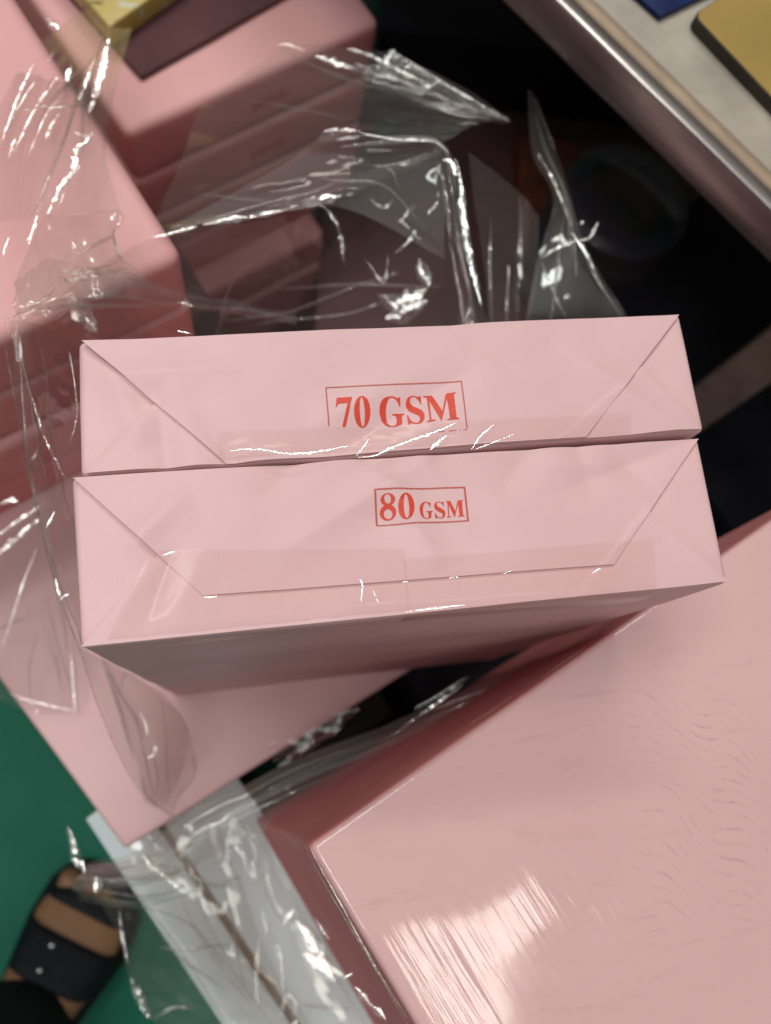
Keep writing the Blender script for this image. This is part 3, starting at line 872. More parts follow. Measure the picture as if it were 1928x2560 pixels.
v, f = round_hexa(frame_box(b0[:2], bu_, bv_, 0.07, 0.05, tz + 0.0005, tz + 0.004), 0.0006, (6, 6, 3))
tag(build('small_box', v, f, M['blue_box']), 'small dark blue glossy box on the beige table top', 'box')
M['folder'] = plain('ochre_folder', (0.29, 0.185, 0.04), (0.35, 0.23, 0.055), scale=25, rough=0.45, bump=0.15, bscale=400, bdist=0.0004)
f0 = at(1733, 36, tz + 0.008); f1 = at(1928, 242, tz + 0.008)
fu = unit((f1 - f0)[:2]); fv = np.array([-fu[1], fu[0]])
def rounded_slab(O, u, v, L, W, z0, z1, rad, name, mat, label, cat):
    pts = []
    for cx, cy, a0 in ((rad, rad, 180), (L - rad, rad, 270), (L - rad, W - rad, 0), (rad, W - rad, 90)):
        for k in range(7):
            a = math.radians(a0 + 15 * k)
            pts.append((cx + rad * math.cos(a), cy + rad * math.sin(a)))
    verts, faces = [], []
    m = len(pts)
    for ins, z in ((0.0006, z0), (0, z0 + 0.0006), (0, z1 - 0.0006), (0.0006, z1)):
        for x, y in pts:
            x2 = L / 2 + (x - L / 2) * (1 - 2 * ins / L); y2 = W / 2 + (y - W / 2) * (1 - 2 * ins / W)
            xy = np.array(O[:2]) + u * x2 + v * y2
            verts.append((xy[0], xy[1], z))
    for r_ in range(3):
        for k in range(m):
            faces.append((r_ * m + k, r_ * m + (k + 1) % m, (r_ + 1) * m + (k + 1) % m, (r_ + 1) * m + k))
    faces.append(tuple(3 * m + k for k in range(m)))
    faces.append(tuple(range(m))[::-1])
    o = build(name, verts, faces, M[mat], None, False)
    o.data.materials.append(M['dark_edge'])
    for pi in range(3 * m): o.data.polygons[pi].material_index = 1
    return tag(o, label, cat)
M['dark_edge'] = plain('dark_brown_edge', (0.025, 0.018, 0.012), (0.04, 0.03, 0.02), scale=60, rough=0.7)  # shadow on the side faces of the slab put into the colour
rounded_slab(f0, fu, fv, 0.24, 0.2, tz + 0.0006, tz + 0.008, 0.005, 'folder', 'folder', 'ochre yellow folder with a rounded corner on the beige table top', 'folder')

# ------------------------------------------------------------------ dim things under the table
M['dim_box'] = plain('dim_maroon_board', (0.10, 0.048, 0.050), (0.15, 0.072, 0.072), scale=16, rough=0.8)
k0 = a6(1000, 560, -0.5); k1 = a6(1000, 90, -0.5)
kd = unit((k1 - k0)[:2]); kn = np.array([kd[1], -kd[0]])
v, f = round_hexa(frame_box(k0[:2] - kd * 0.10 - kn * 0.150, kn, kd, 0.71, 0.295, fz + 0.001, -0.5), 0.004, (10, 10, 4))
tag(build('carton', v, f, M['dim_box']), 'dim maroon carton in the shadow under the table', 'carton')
M['black_box'] = plain('black_board', (0.012, 0.011, 0.016), (0.020, 0.018, 0.026), scale=20, rough=0.8, spec=0.2)  # near-black for added crates that stand in for shade under the table
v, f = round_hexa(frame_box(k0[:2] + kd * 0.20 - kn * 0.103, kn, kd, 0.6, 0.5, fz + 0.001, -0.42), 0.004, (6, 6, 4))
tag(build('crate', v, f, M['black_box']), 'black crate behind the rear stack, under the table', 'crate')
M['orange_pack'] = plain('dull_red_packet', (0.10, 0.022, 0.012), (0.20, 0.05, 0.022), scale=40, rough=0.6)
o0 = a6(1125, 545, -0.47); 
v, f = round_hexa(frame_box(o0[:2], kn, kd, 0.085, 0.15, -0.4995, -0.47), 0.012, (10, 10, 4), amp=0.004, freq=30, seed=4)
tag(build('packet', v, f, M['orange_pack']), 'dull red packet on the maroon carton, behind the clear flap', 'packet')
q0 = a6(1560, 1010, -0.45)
v, f = round_hexa(frame_box(bO + rsu * 0.115 - rsv * 0.085, rsu, rsv, 0.278, 0.27, fz + 0.001, -0.3492), 0.004, (8, 6, 4))  # supports the front pack; its black also stands in for shade
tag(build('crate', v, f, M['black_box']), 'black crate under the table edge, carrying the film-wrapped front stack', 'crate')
v, f = round_hexa(frame_box(bO + rsu * 0.440 - rsv * 0.25, rsu, rsv, 0.35, 0.50, fz + 0.001, -0.40), 0.004, (8, 6, 4))  # added to fill the shade beyond the leg with black
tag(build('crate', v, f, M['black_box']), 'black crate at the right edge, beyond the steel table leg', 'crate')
# clear jar with a navy lid
M['navy'] = plain('navy_plastic', (0.008, 0.014, 0.045), (0.012, 0.022, 0.065), scale=30, rough=0.35)
M['jar_wall'] = film_mat('clear_jar_wall', tint=(0.80, 0.80, 0.80), bump=0.05, bscale=30, f0=0.06, rough=0.1)
jc = a6(1355, 430, -0.36)
jar = empty('plastic_jar', (jc[0], jc[1], -0.4993), 'clear round plastic jar with navy bands, dim under the table edge', 'jar')
def lathe(prof, c, name, mat, parent, seg=56):
    verts, faces = [], []
    m = len(prof)
    for s in range(seg):
        a = 2 * math.pi * s / seg
        for r, z in [(r_ * 1.3, z_) for r_, z_ in prof]:
            verts.append((c[0] + r * math.cos(a), c[1] + r * math.sin(a), z))
    for s in range(seg):
        for k in range(m - 1):
            a, b_ = s * m + k, ((s + 1) % seg) * m + k
            faces.append((a, b_, b_ + 1, a + 1))
    return build(name, verts, faces, M[mat], parent)
lathe([(0.0, -0.36), (0.045, -0.36), (0.0465, -0.362), (0.048, -0.372), (0.048, -0.378), (0.050, -0.384), (0.050, -0.499), (0.0, -0.499)], jc, 'wall', 'jar_wall', jar)
lathe([(0.030, -0.3605), (0.0445, -0.3605), (0.0445, -0.372), (0.030, -0.372), (0.030, -0.3605)], jc, 'rim', 'navy', jar)
lathe([(0.0, -0.43), (0.046, -0.43), (0.046, -0.46), (0.0, -0.46)], jc, 'contents', 'navy', jar)

# ------------------------------------------------------------------ clear film, sheet by sheet
# 1. the opened sleeve round the standing reams
bag = empty('plastic_bag', (-0.12, 0.06, -0.2965), 'clear crumpled plastic sleeve pulled open around the two standing reams', 'plastic bag')
sheet('back_panel', [[(60, 680, -.03), (330, 512, -.09), (560, 470, -.10), (740, 430, -.11), (950, 312, -.11)],
                     [(140, 700, -.05), (350, 580, -.13), (580, 560, -.14), (760, 520, -.15), (985, 420, -.14)],
                     [(220, 760, -.09), (380, 690, -.18), (600, 680, -.19), (800, 660, -.19), (1015, 600, -.17)],
                     [(260, 860, -.14), (400, 800, -.22), (620, 800, -.22), (820, 800, -.22), (1050, 760, -.20)]], bag, 'film_soft', (60, 110), 0.0018, 40, (1.2, 3.0), seed=1)
sheet('mouth_flap', [[(700, 285, -.10), (820, 292, -.10), (950, 308, -.10), (1000, 400, -.105)],
                     [(620, 350, -.11), (780, 350, -.11), (925, 352, -.11), (965, 440, -.115)],
                     [(330, 512, -.115), (560, 468, -.12), (740, 450, -.12), (960, 560, -.12)]], bag, 'film_soft', (40, 60), 0.0018, 40, (2, 1), seed=2)
sheet('right_fold', [[(935, 312, -.10), (965, 480, -.10), (985, 620, -.11), (1000, 760, -.12)],
                     [(965, 318, -.095), (990, 480, -.095), (1015, 620, -.105), (1040, 760, -.12)],
                     [(985, 345, -.10), (1012, 480, -.105), (1040, 620, -.115), (1070, 760, -.13)]], bag, 'film', (16, 60), 0.0012, 40, (1, 2.5), seed=3)
sheet('left_panel', [[(22, 690, -.06), (30, 860, -.06), (60, 1040, -.08), (110, 1230, -.10), (178, 1402, -.12)],
                     [(70, 700, -.07), (95, 860, -.075), (115, 1040, -.09), (145, 1220, -.11), (185, 1398, -.13)],
                     [(240, 760, -.16), (230, 900, -.17), (225, 1060, -.18), (225, 1220, -.18), (230, 1400, -.19)]], bag, 'film', (30, 70), 0.0018, 50, (1.5, 3), seed=4)
sheet('collar', [[(20, 690, -.058), (60, 672, -.058), (140, 662, -.06), (280, 655, -.07), (440, 668, -.10), (640, 700, -.13)],
                 [(40, 665, -.05), (90, 650, -.05), (170, 638, -.055), (300, 636, -.065), (450, 655, -.095), (640, 690, -.125)],
                 [(32, 610, -.055), (100, 560, -.06), (180, 575, -.06), (290, 595, -.07), (440, 640, -.10), (640, 675, -.13)]], bag, 'film_crinkle', (24, 90), 0.0011, 50, (1, 5), seed=5)
sheet('gathered_corner', [[(30, 612, -.06), (70, 520, -.07), (98, 466, -.075), (160, 462, -.075), (258, 452, -.08), (262, 480, -.08)],
                          [(30, 660, -.06), (90, 600, -.065), (130, 560, -.07), (185, 545, -.07), (240, 520, -.08), (250, 540, -.08)],
                          [(40, 690, -.06), (110, 680, -.06), (170, 650, -.065), (230, 640, -.07), (290, 620, -.075), (350, 630, -.08)]], bag, 'film', (40, 80), 0.0015, 70, (1.0, 3), seed=6)
sheet('tail', [[(170, 1400, -.17), (250, 1440, -.20), (345, 1490, -.24)],
               [(215, 1520, -.22), (300, 1545, -.235), (398, 1560, -.25)],
               [(262, 1640, -.255), (340, 1650, -.25), (421, 1640, -.26)],
               [(300, 1702, -.27), (350, 1712, -.265), (416, 1685, -.27)],
               [(335, 1738, -.278), (360, 1745, -.274), (384, 1722, -.276)],
               [(370, 1764, -.282), (372, 1766, -.28), (376, 1762, -.28)]], bag, 'film_dark', (70, 36), 0.0010, 40, (2, 1), seed=7, folds=3)
sheet('tail_layer', [[(215, 1410, -.23), (260, 1430, -.23), (345, 1500, -.25)],
                     [(262, 1560, -.25), (320, 1560, -.245), (405, 1570, -.26)],
                     [(300, 1660, -.272), (350, 1665, -.268), (400, 1650, -.275)],
                     [(310, 1735, -.287), (335, 1735, -.282), (360, 1738, -.285)]], bag, 'film_dark', (50, 30), 0.0008, 40, (3, 1), seed=8, folds=2)
FZ = -.10
for i, (pl, w, c) in enumerate((
    ([(325, 513, -.09), (360, 505, -.092), (410, 493, -.095), (425, 490, -.097)], 10, 2), ([(440, 486, -.098), (480, 478, -.10), (520, 470, -.10), (600, 455, -.105), (650, 440, -.105)], 14, 10),
    ([(650, 442, -.108), (690, 432, -.11), (740, 420, -.11)], 26, 24), ([(690, 440, -.115), (720, 470, -.12), (738, 520, -.13), (742, 565, -.14)], 9, 26),
    ([(700, 284, -.10), (730, 280, -.10), (780, 284, -.10)], 8, 4), ([(780, 288, -.10), (850, 300, -.10), (930, 304, -.10), (965, 325, -.10)], 6, 4),
    ([(955, 345, -.095), (975, 350, -.095), (985, 380, -.095)], 12, 12), ([(985, 345, -.098), (996, 400, -.10), (1000, 470, -.10), (1012, 540, -.10), (1026, 600, -.105), (1040, 660, -.11)], 13, 3),
    ([(906, 560, -.15), (915, 590, -.15), (925, 620, -.155)], 24, 12), ([(818, 640, -.19), (860, 655, -.19), (920, 625, -.18)], 34, 16), ([(835, 690, -.19), (880, 675, -.19), (925, 650, -.18)], 40, 18),
    ([(155, 640, -.075), (172, 668, -.08), (195, 700, -.085), (210, 720, -.09)], 34, 18), ([(100, 652, -.05), (112, 648, -.05), (125, 643, -.05)], 4, 3),
    ([(385, 712, -.03), (390, 716, -.03), (420, 722, -.03)], 4, 3), ([(385, 652, -.08), (400, 656, -.08), (420, 662, -.085)], 7, 4),
    ([(70, 860, -.05), (95, 940, -.06), (130, 1010, -.07), (150, 1050, -.08)], 5, 30), ([(150, 760, -.05), (160, 820, -.06), (166, 900, -.07), (150, 960, -.08)], 3, 6),
    ([(120, 1250, -.10), (128, 1285, -.10), (133, 1300, -.10)], 5, 8), ([(130, 1295, -.10), (142, 1285, -.10), (150, 1282, -.10)], 6, 10), ([(100, 1140, -.09), (112, 1120, -.09), (118, 1105, -.09)], 9, 10),
    ([(163, 1560, -.23), (160, 1500, -.22), (154, 1420, -.2)], 4, 3), ([(305, 1540, -.235), (316, 1570, -.235), (320, 1590, -.235)], 7, 9), ([(320, 1640, -.25), (335, 1628, -.25), (340, 1610, -.25)], 5, 8),
    ([(800, 430, -.13), (830, 450, -.13), (850, 430, -.13)], 6, 20), ([(870, 470, -.13), (885, 455, -.13), (900, 440, -.13)], 8, 26), ([(925, 460, -.12), (940, 445, -.12), (945, 435, -.12)], 8, 20),
    ([(790, 560, -.15), (830, 610, -.16), (838, 550, -.15)], 3, 5), ([(855, 545, -.15), (880, 525, -.15), (900, 495, -.15)], 5, 22),
    ([(760, 760, -.02), (790, 755, -.02), (800, 752, -.02)], 3, 9))):
    streak(pl, w, bag, crinkle=c, seed=i)
for i, (pl, w) in enumerate((([(10, 690, -.058), (14, 760, -.058), (40, 900, -.06), (80, 1100, -.085), (120, 1260, -.10), (170, 1400, -.12), (215, 1530, -.22), (262, 1640, -.26), (310, 1720, -.28), (372, 1762, -.28)], 4),
                             ([(215, 1412, -.2), (255, 1490, -.22), (300, 1570, -.235), (330, 1610, -.24)], 3), ([(12, 690, -.05), (60, 672, -.05), (140, 660, -.05), (260, 655, -.06)], 3), ([(300, 1700, -.27), (340, 1740, -.275), (372, 1762, -.28)], 4))):
    streak(pl, w, bag, amax=60, crinkle=2, mat='film_edge', name='rim', seed=90 + i)

for i, (pl, w) in enumerate((([(345, 1490, -.24), (398, 1560, -.25), (421, 1640, -.26), (416, 1685, -.27), (384, 1722, -.276), (373, 1764, -.28)], 3), ([(350, 1500, -.24), (358, 1600, -.25), (362, 1680, -.265), (368, 1750, -.278)], 3),
                             ([(222, 1415, -.21), (262, 1500, -.23), (318, 1590, -.245), (330, 1640, -.255)], 3), ([(312, 1738, -.285), (335, 1742, -.283), (362, 1738, -.284)], 2))):
    streak(pl, w, bag, amax=60, crinkle=2, mat='film_edge', name='rim', seed=95 + i)

# 2. stretched film from the yellow packet to the left stack
wrap1 = empty('plastic_wrap', (-0.13, 0.25, -0.0995), 'clear film stretched from the yellow packet down over the left stack, with bright streaks', 'plastic wrap')
sheet('sheet', [[(180, 20, -.19), (215, 50, -.20), (236, 58, -.205), (255, 62, -.20), (285, 60, -.20)],
                [(60, 120, -.11), (120, 160, -.105), (170, 200, -.10), (205, 210, -.105), (250, 200, -.11)],
                [(-20, 300, -.09), (70, 310, -.08), (140, 330, -.075), (190, 330, -.08), (230, 330, -.09)],
                [(-20, 480, -.08), (40, 475, -.07), (100, 466, -.07), (170, 462, -.075), (260, 455, -.08)]], wrap1, 'film_soft', (60, 60), 0.0010, 50, (0.5, 5), seed=11)
for i, (pl, w, c) in enumerate((
    ([(237, 75, -.14), (222, 150, -.12), (205, 210, -.11), (192, 245, -.10), (188, 272, -.10)], 10, 6), ([(200, 285, -.095), (172, 320, -.085), (160, 370, -.08), (130, 410, -.075), (102, 466, -.07)], 14, 8),
    ([(225, 80, -.14), (190, 170, -.12), (155, 260, -.10), (130, 320, -.09), (88, 400, -.08)], 6, 4), ([(150, 275, -.098), (175, 292, -.095), (206, 292, -.095)], 4, 3),
    ([(155, 145, -.11), (148, 165, -.11), (140, 190, -.11)], 9, 9), ([(100, 35, -.12), (115, 50, -.12), (128, 62, -.12)], 18, 24), ([(70, 95, -.12), (78, 110, -.12), (88, 118, -.12)], 8, 20),
    ([(130, 160, -.11), (80, 230, -.10), (30, 330, -.09)], 5, 4), ([(75, 130, -.11), (40, 210, -.10), (0, 320, -.09)], 4, 4), ([(128, 245, -.1), (110, 275, -.1), (100, 300, -.09)], 5, 8),
    ([(20, 340, -.085), (30, 310, -.09), (36, 295, -.09)], 7, 16), ([(80, 470, -.07), (70, 500, -.07), (58, 520, -.07)], 5, 6), ([(5, 555, -.07), (12, 530, -.07), (20, 510, -.07)], 3, 4), ([(90, 440, -.075), (76, 480, -.072), (62, 530, -.07)], 3, 4),
    ([(120, 110, -.12), (60, 200, -.10), (5, 290, -.09)], 3, 4), ([(140, 200, -.11), (100, 250, -.10), (60, 340, -.09)], 2.5, 4))):
    streak(pl, w, wrap1, crinkle=c, seed=100 + i)

# 3. loose film over the rear stack
wrap2 = empty('plastic_wrap', (0.0, 0.33, -0.235), 'loose clear film hanging across the stamped ends of the rear stack', 'plastic wrap')
sheet('sheet', [[(600, 105, -.19), (690, 100, -.18), (780, 110, -.17), (850, 120, -.16), (1000, 190, -.15), (1100, 258, -.15)],
                [(440, 230, -.19), (580, 230, -.18), (700, 240, -.17), (800, 240, -.16), (900, 250, -.15), (1040, 262, -.145)],
                [(395, 340, -.16), (540, 340, -.155), (660, 330, -.15), (740, 310, -.14), (820, 300, -.13), (960, 310, -.12)],
                [(320, 505, -.12), (480, 480, -.12), (600, 460, -.12), (700, 440, -.12), (800, 400, -.12), (950, 330, -.115)]], wrap2, 'film_soft', (50, 90), 0.0016, 40, (4, 0.7), seed=12)
sheet('flap', [[(845, 105, -.15), (900, 140, -.15), (1000, 200, -.15), (1104, 262, -.15)],
               [(800, 140, -.155), (880, 180, -.155), (980, 225, -.155), (1100, 264, -.15)],
               [(680, 118, -.16), (800, 175, -.16), (950, 240, -.16), (1085, 268, -.155)]], wrap2, 'film', (24, 60), 0.0012, 50, (1, 3), seed=13)
for i, (pl, w, c) in enumerate((([(680, 122, -.16), (700, 125, -.16), (730, 135, -.16), (765, 146, -.16)], 14, 14), ([(750, 105, -.155), (790, 115, -.155), (850, 145, -.155), (920, 180, -.155)], 8, 5),
                                ([(790, 150, -.158), (880, 180, -.158), (980, 220, -.158), (1080, 255, -.155)], 6, 8), ([(845, 110, -.15), (920, 155, -.15), (1010, 210, -.15), (1100, 260, -.15)], 4, 8),
                                ([(600, 98, -.18), (620, 95, -.18), (660, 108, -.18)], 4, 16), ([(720, 305, -.14), (740, 300, -.14), (780, 296, -.135)], 3, 6), ([(990, 268, -.15), (1010, 267, -.15), (1040, 267, -.15)], 3, 3))):
    streak(pl, w, wrap2, crinkle=c, seed=130 + i)

# 4. upright flap at the right, with the crossed creases
flapb = empty('plastic_bag', (0.06, 0.13, -0.2965), 'thin clear plastic flap with crossed creases, upright behind the right end of the reams', 'plastic bag')
sheet('flap', [[(1140, 195, -.16), (1150, 200, -.16), (1162, 215, -.16)],
               [(1150, 330, -.15), (1180, 310, -.15), (1215, 370, -.15)],
               [(1195, 430, -.14), (1225, 430, -.14), (1252, 500, -.14)],
               [(1162, 560, -.14), (1225, 530, -.135), (1290, 580, -.14)],
               [(1135, 690, -.15), (1230, 680, -.145), (1355, 690, -.15)],
               [(1110, 800, -.18), (1230, 800, -.18), (1380, 800, -.18)]], flapb, 'film', (70, 26), 0.0011, 40, (3, 1), seed=14)
sheet('side_flap', [[(1010, 330, -.14), (1080, 380, -.15), (1130, 420, -.155), (1165, 470, -.15)],
                    [(1030, 480, -.14), (1080, 520, -.15), (1120, 560, -.155), (1160, 600, -.15)],
                    [(1050, 620, -.15), (1090, 640, -.155), (1120, 660, -.16), (1150, 690, -.155)],
                    [(1060, 800, -.18), (1100, 800, -.18), (1130, 800, -.18), (1160, 800, -.18)]], flapb, 'film_soft', (50, 40), 0.001, 30, (2, 1), seed=15, folds=3)
for i, (pl, w, c) in enumerate((([(1168, 556, -.138), (1205, 535, -.137), (1250, 518, -.136)], 6, 3), ([(1235, 500, -.138), (1250, 525, -.137), (1272, 560, -.138), (1285, 585, -.14)], 5, 3), ([(1250, 520, -.136), (1275, 512, -.136), (1292, 480, -.136)], 5, 3),
                                ([(1172, 570, -.14), (1200, 640, -.145), (1225, 690, -.15)], 5, 3), ([(1252, 483, -.14), (1258, 481, -.14), (1264, 478, -.14)], 5, 3), ([(1160, 330, -.15), (1190, 380, -.148), (1220, 450, -.142), (1240, 500, -.14)], 4, 3), ([(1145, 200, -.16), (1175, 260, -.155), (1200, 330, -.15)], 3, 3))):
    streak(pl, w, flapb, crinkle=c, seed=140 + i)

# 5. film band in front, with its rolled tongue over the sandal
band = empty('plastic_bag', (-0.08, -0.09, -0.297), 'clear plastic bag end trailing out of the gap, its rolled tongue above the sandal', 'plastic bag')
sheet('band', [[(1300, 1362, -.20), (1120, 1440, -.21), (960, 1510, -.22), (820, 1570, -.24), (640, 1640, -.26), (520, 1700, -.27), (400, 1752, -.275), (300, 1850, -.28), (190, 1868, -.27)],
               [(1310, 1372, -.195), (1130, 1470, -.20), (970, 1550, -.21), (830, 1610, -.23), (660, 1680, -.25), (540, 1740, -.26), (420, 1810, -.265), (310, 1880, -.27), (170, 1895, -.255)],
               [(1320, 1385, -.20), (1140, 1500, -.21), (980, 1590, -.22), (850, 1650, -.24), (690, 1730, -.26), (560, 1800, -.27), (440, 1860, -.28), (320, 1910, -.28), (155, 1925, -.265)]], band, 'film_band', (26, 120), 0.0012, 40, (1, 5), seed=16)
sheet('tongue', [[(470, 1740, -.27), (350, 1830, -.265), (250, 1862, -.255), (190, 1872, -.25)],
                 [(480, 1800, -.265), (360, 1880, -.255), (255, 1900, -.245), (160, 1900, -.24)],
                 [(500, 1860, -.275), (370, 1920, -.265), (270, 1945, -.255), (165, 1930, -.25)],
                 [(520, 1900, -.29), (390, 1940, -.285), (300, 1958, -.275), (220, 1950, -.265)]], band, 'film_crinkle', (40, 50), 0.0014, 40, (2, 2), seed=17)
sheet('drape', [[(215, 1950, -.27), (300, 1950, -.275), (400, 1930, -.285), (520, 1890, -.30)],
                [(255, 2020, -.29), (340, 2030, -.30), (440, 2040, -.31), (560, 2020, -.33)],
                [(280, 2110, -.31), (390, 2120, -.32), (490, 2120, -.325), (620, 2140, -.335)],
                [(345, 2230, -.33), (460, 2240, -.335), (570, 2240, -.338), (700, 2250, -.34)]], band, 'film', (60, 50), 0.0016, 50, (2, 3), seed=18)
for i, (pl, w, c) in enumerate((([(145, 1785, -.30), (155, 1815, -.29), (163, 1845, -.28), (185, 1888, -.26)], 14, 12), ([(308, 1848, -.26), (330, 1872, -.26), (365, 1898, -.262), (398, 1930, -.268)], 11, 3), ([(295, 1880, -.258), (330, 1858, -.26), (380, 1838, -.262), (420, 1820, -.265)], 4, 3),
    ([(258, 1968, -.285), (262, 2010, -.29), (270, 2050, -.295), (276, 2082, -.30)], 7, 8), ([(282, 2112, -.31), (300, 2150, -.315), (325, 2200, -.32)], 16, 30), ([(205, 1895, -.238), (210, 1915, -.238), (208, 1930, -.238)], 16, 16),
    ([(590, 1645, -.268), (630, 1615, -.268), (680, 1590, -.27), (730, 1555, -.27), (775, 1530, -.27)], 44, 26), ([(600, 1655, -.262), (650, 1625, -.262), (720, 1580, -.262)], 16, 34), ([(575, 1620, -.268), (590, 1610, -.268), (605, 1595, -.268)], 8, 20), ([(528, 1620, -.268), (560, 1624, -.268), (580, 1622, -.268)], 2.5, 4),
    ([(655, 1450, -.29), (700, 1445, -.29), (790, 1432, -.285)], 4, 14), ([(895, 1532, -.235), (950, 1500, -.23), (1012, 1490 - 30, -.225)], 5, 3), ([(815, 1618, -.22), (870, 1575, -.215), (930, 1532, -.21), (1000, 1480, -.2)], 6, 1.5), ([(930, 1536, -.208), (980, 1515, -.205), (1050, 1490, -.2)], 4, 1.5),
    ([(618, 1703, -.25), (621, 1702, -.25), (627, 1699, -.25)], 9, 3), ([(500, 2040, -.31), (505, 2060, -.31), (508, 2075, -.31)], 4, 8))):
    streak(pl, w, band, crinkle=c, seed=160 + i)
for i, (pl, w) in enumerate((([(155, 1880, -.24), (162, 1935, -.25), (215, 1952, -.262), (300, 1960, -.275), (400, 1990, -.29), (470, 2060, -.31), (540, 2150, -.33), (600, 2230, -.335)], 3), ([(300, 1935, -.27), (380, 2040, -.3), (440, 2130, -.32), (500, 2230, -.33)], 3), ([(160, 1880, -.24), (200, 1862, -.245), (300, 1840, -.255), (420, 1745, -.27), (560, 1680, -.265)], 3))):
    streak(pl, w, band, amax=60, crinkle=2, mat='film_edge', name='rim', seed=190 + i)

# 6. glossy film over the white carton
wrap3 = empty('plastic_wrap', (-0.06, -0.17, zc), 'glossy clear film lying over the white carton, with large bright reflections', 'plastic wrap')
sheet('sheet', [[(250, 1775, -.34), (420, 1770, -.335), (520, 1760, -.33), (560, 1800, -.33)],
                [(330, 1950, -.34), (450, 1930, -.332), (570, 1920, -.33), (640, 1930, -.332)],
                [(430, 2090, -.342), (530, 2080, -.334), (660, 2070, -.33), (735, 2080, -.334)],
                [(520, 2240, -.342), (640, 2240, -.336), (770, 2230, -.332), (850, 2240, -.336)]], wrap3, 'film_soft', (70, 60), 0.0014, 30, (2, 2), seed=21)
for i, (pl, w, c, am) in enumerate((([(640, 1990, -.328), (665, 2030, -.328), (690, 2075, -.328), (740, 2110, -.328)], 46, 2, 5), ([(655, 2060, -.327), (690, 2090, -.327), (725, 2118, -.327)], 34, 2, 5), ([(560, 2030, -.328), (554, 2090, -.328), (556, 2180, -.33)], 5, 3, 16),
    ([(590, 2060, -.328), (600, 2045, -.328), (608, 2090, -.328), (612, 2150, -.33)], 5, 3, 16), ([(612, 1995, -.327), (625, 1975, -.327), (640, 1965, -.327)], 14, 3, 6), ([(632, 2200, -.33), (640, 2170, -.33), (620, 2150, -.33), (606, 2200, -.33)], 5, 3, 16),
    ([(650, 2170, -.328), (700, 2176, -.328), (760, 2178, -.328)], 10, 3, 7), ([(565, 1965, -.328), (572, 1990, -.328), (576, 2020, -.328)], 4, 4, 16), ([(625, 2250, -.33), (632, 2225, -.33), (640, 2205, -.33)], 12, 20, 14))):
    streak(pl, w, wrap3, crinkle=c, amax=am, mat='tape_glint', seed=200 + i)

# 7. tight film round the big ream in front (its own wrapping)
sheet('shrink_wrap', [[(1330, 1352, -.098), (1180, 1448, -.098), (1000, 1568, -.098), (820, 1690, -.098), (668, 1800, -.098), (662, 1822, -.099)],
                      [(1325, 1345, -.12), (1170, 1436, -.12), (990, 1552, -.12), (800, 1680, -.12), (640, 1790, -.12), (648, 1830, -.12)],
                      [(1320, 1342, -.145), (1160, 1430, -.145), (970, 1545, -.145), (780, 1668, -.145), (615, 1770, -.143), (636, 1836, -.143)]], big, 'film_tight', (14, 90), 0.0008, 40, (1, 5), seed=22, folds=0)
for i, (pl, w, c) in enumerate((([(680, 1985, -.135), (695, 2010, -.135), (712, 2030, -.135)], 12, 4), ([(742, 2115, -.135), (752, 2108, -.135), (762, 2102, -.135)], 8, 6), ([(768, 2132, -.135), (790, 2160, -.135), (820, 2190, -.135), (835, 2205, -.135)], 13, 8),
                                ([(668, 1826, -.092), (690, 1870, -.092), (740, 1960, -.092), (800, 2070, -.092), (880, 2200, -.092)], 4, 4), ([(1170, 1465, -.0925), (1210, 1435, -.0925), (1262, 1402, -.0925)], 3, 8), ([(1010, 1567, -.0925), (1070, 1530, -.0925), (1110, 1500, -.0925)], 3, 8))):
    streak(pl, w, big, crinkle=c, seed=220 + i)
streak([(655, 1815, -.10), (690, 1890, -.10), (760, 2010, -.10), (820, 2110, -.10), (890, 2230, -.10)], 6, big, amax=60, crinkle=1, mat='film_edge', name='film_hem', seed=240)

# 8. film fringe at the left, over the platform ream
wrap4 = empty('plastic_wrap', (-0.21, 0.04, -0.2965), 'clear film corner lying on the flat pink ream at the left edge', 'plastic wrap')
sheet('sheet', [[(-30, 1180, -.22), (50, 1130, -.22), (110, 1090, -.20)],
                [(-30, 1330, -.27), (60, 1300, -.26), (140, 1280, -.25)],
                [(-30, 1440, -.285), (60, 1440, -.28), (165, 1410, -.27)],
                [(-30, 1500, -.292), (70, 1540, -.29), (172, 1545, -.288)]], wrap4, 'film_soft', (50, 40), 0.0016, 40, (2, 2), seed=25)
for i, (pl, w, c) in enumerate((([(-10, 1205, -.23), (40, 1160, -.22), (88, 1120, -.21)], 13, 4), ([(-10, 1160, -.22), (40, 1125, -.215), (85, 1095, -.2)], 7, 4), ([(80, 1185, -.24), (50, 1260, -.25), (28, 1330, -.26), (0, 1410, -.275)], 6, 2),
                                ([(162, 1540, -.288), (158, 1480, -.284), (152, 1410, -.28)], 4, 2), ([(0, 1090, -.19), (20, 1080, -.19), (40, 1085, -.19)], 9, 14), ([(20, 1500, -.29), (90, 1520, -.289), (160, 1536, -.288)], 2, 2))):
    streak(pl, w, wrap4, crinkle=c, seed=260 + i)

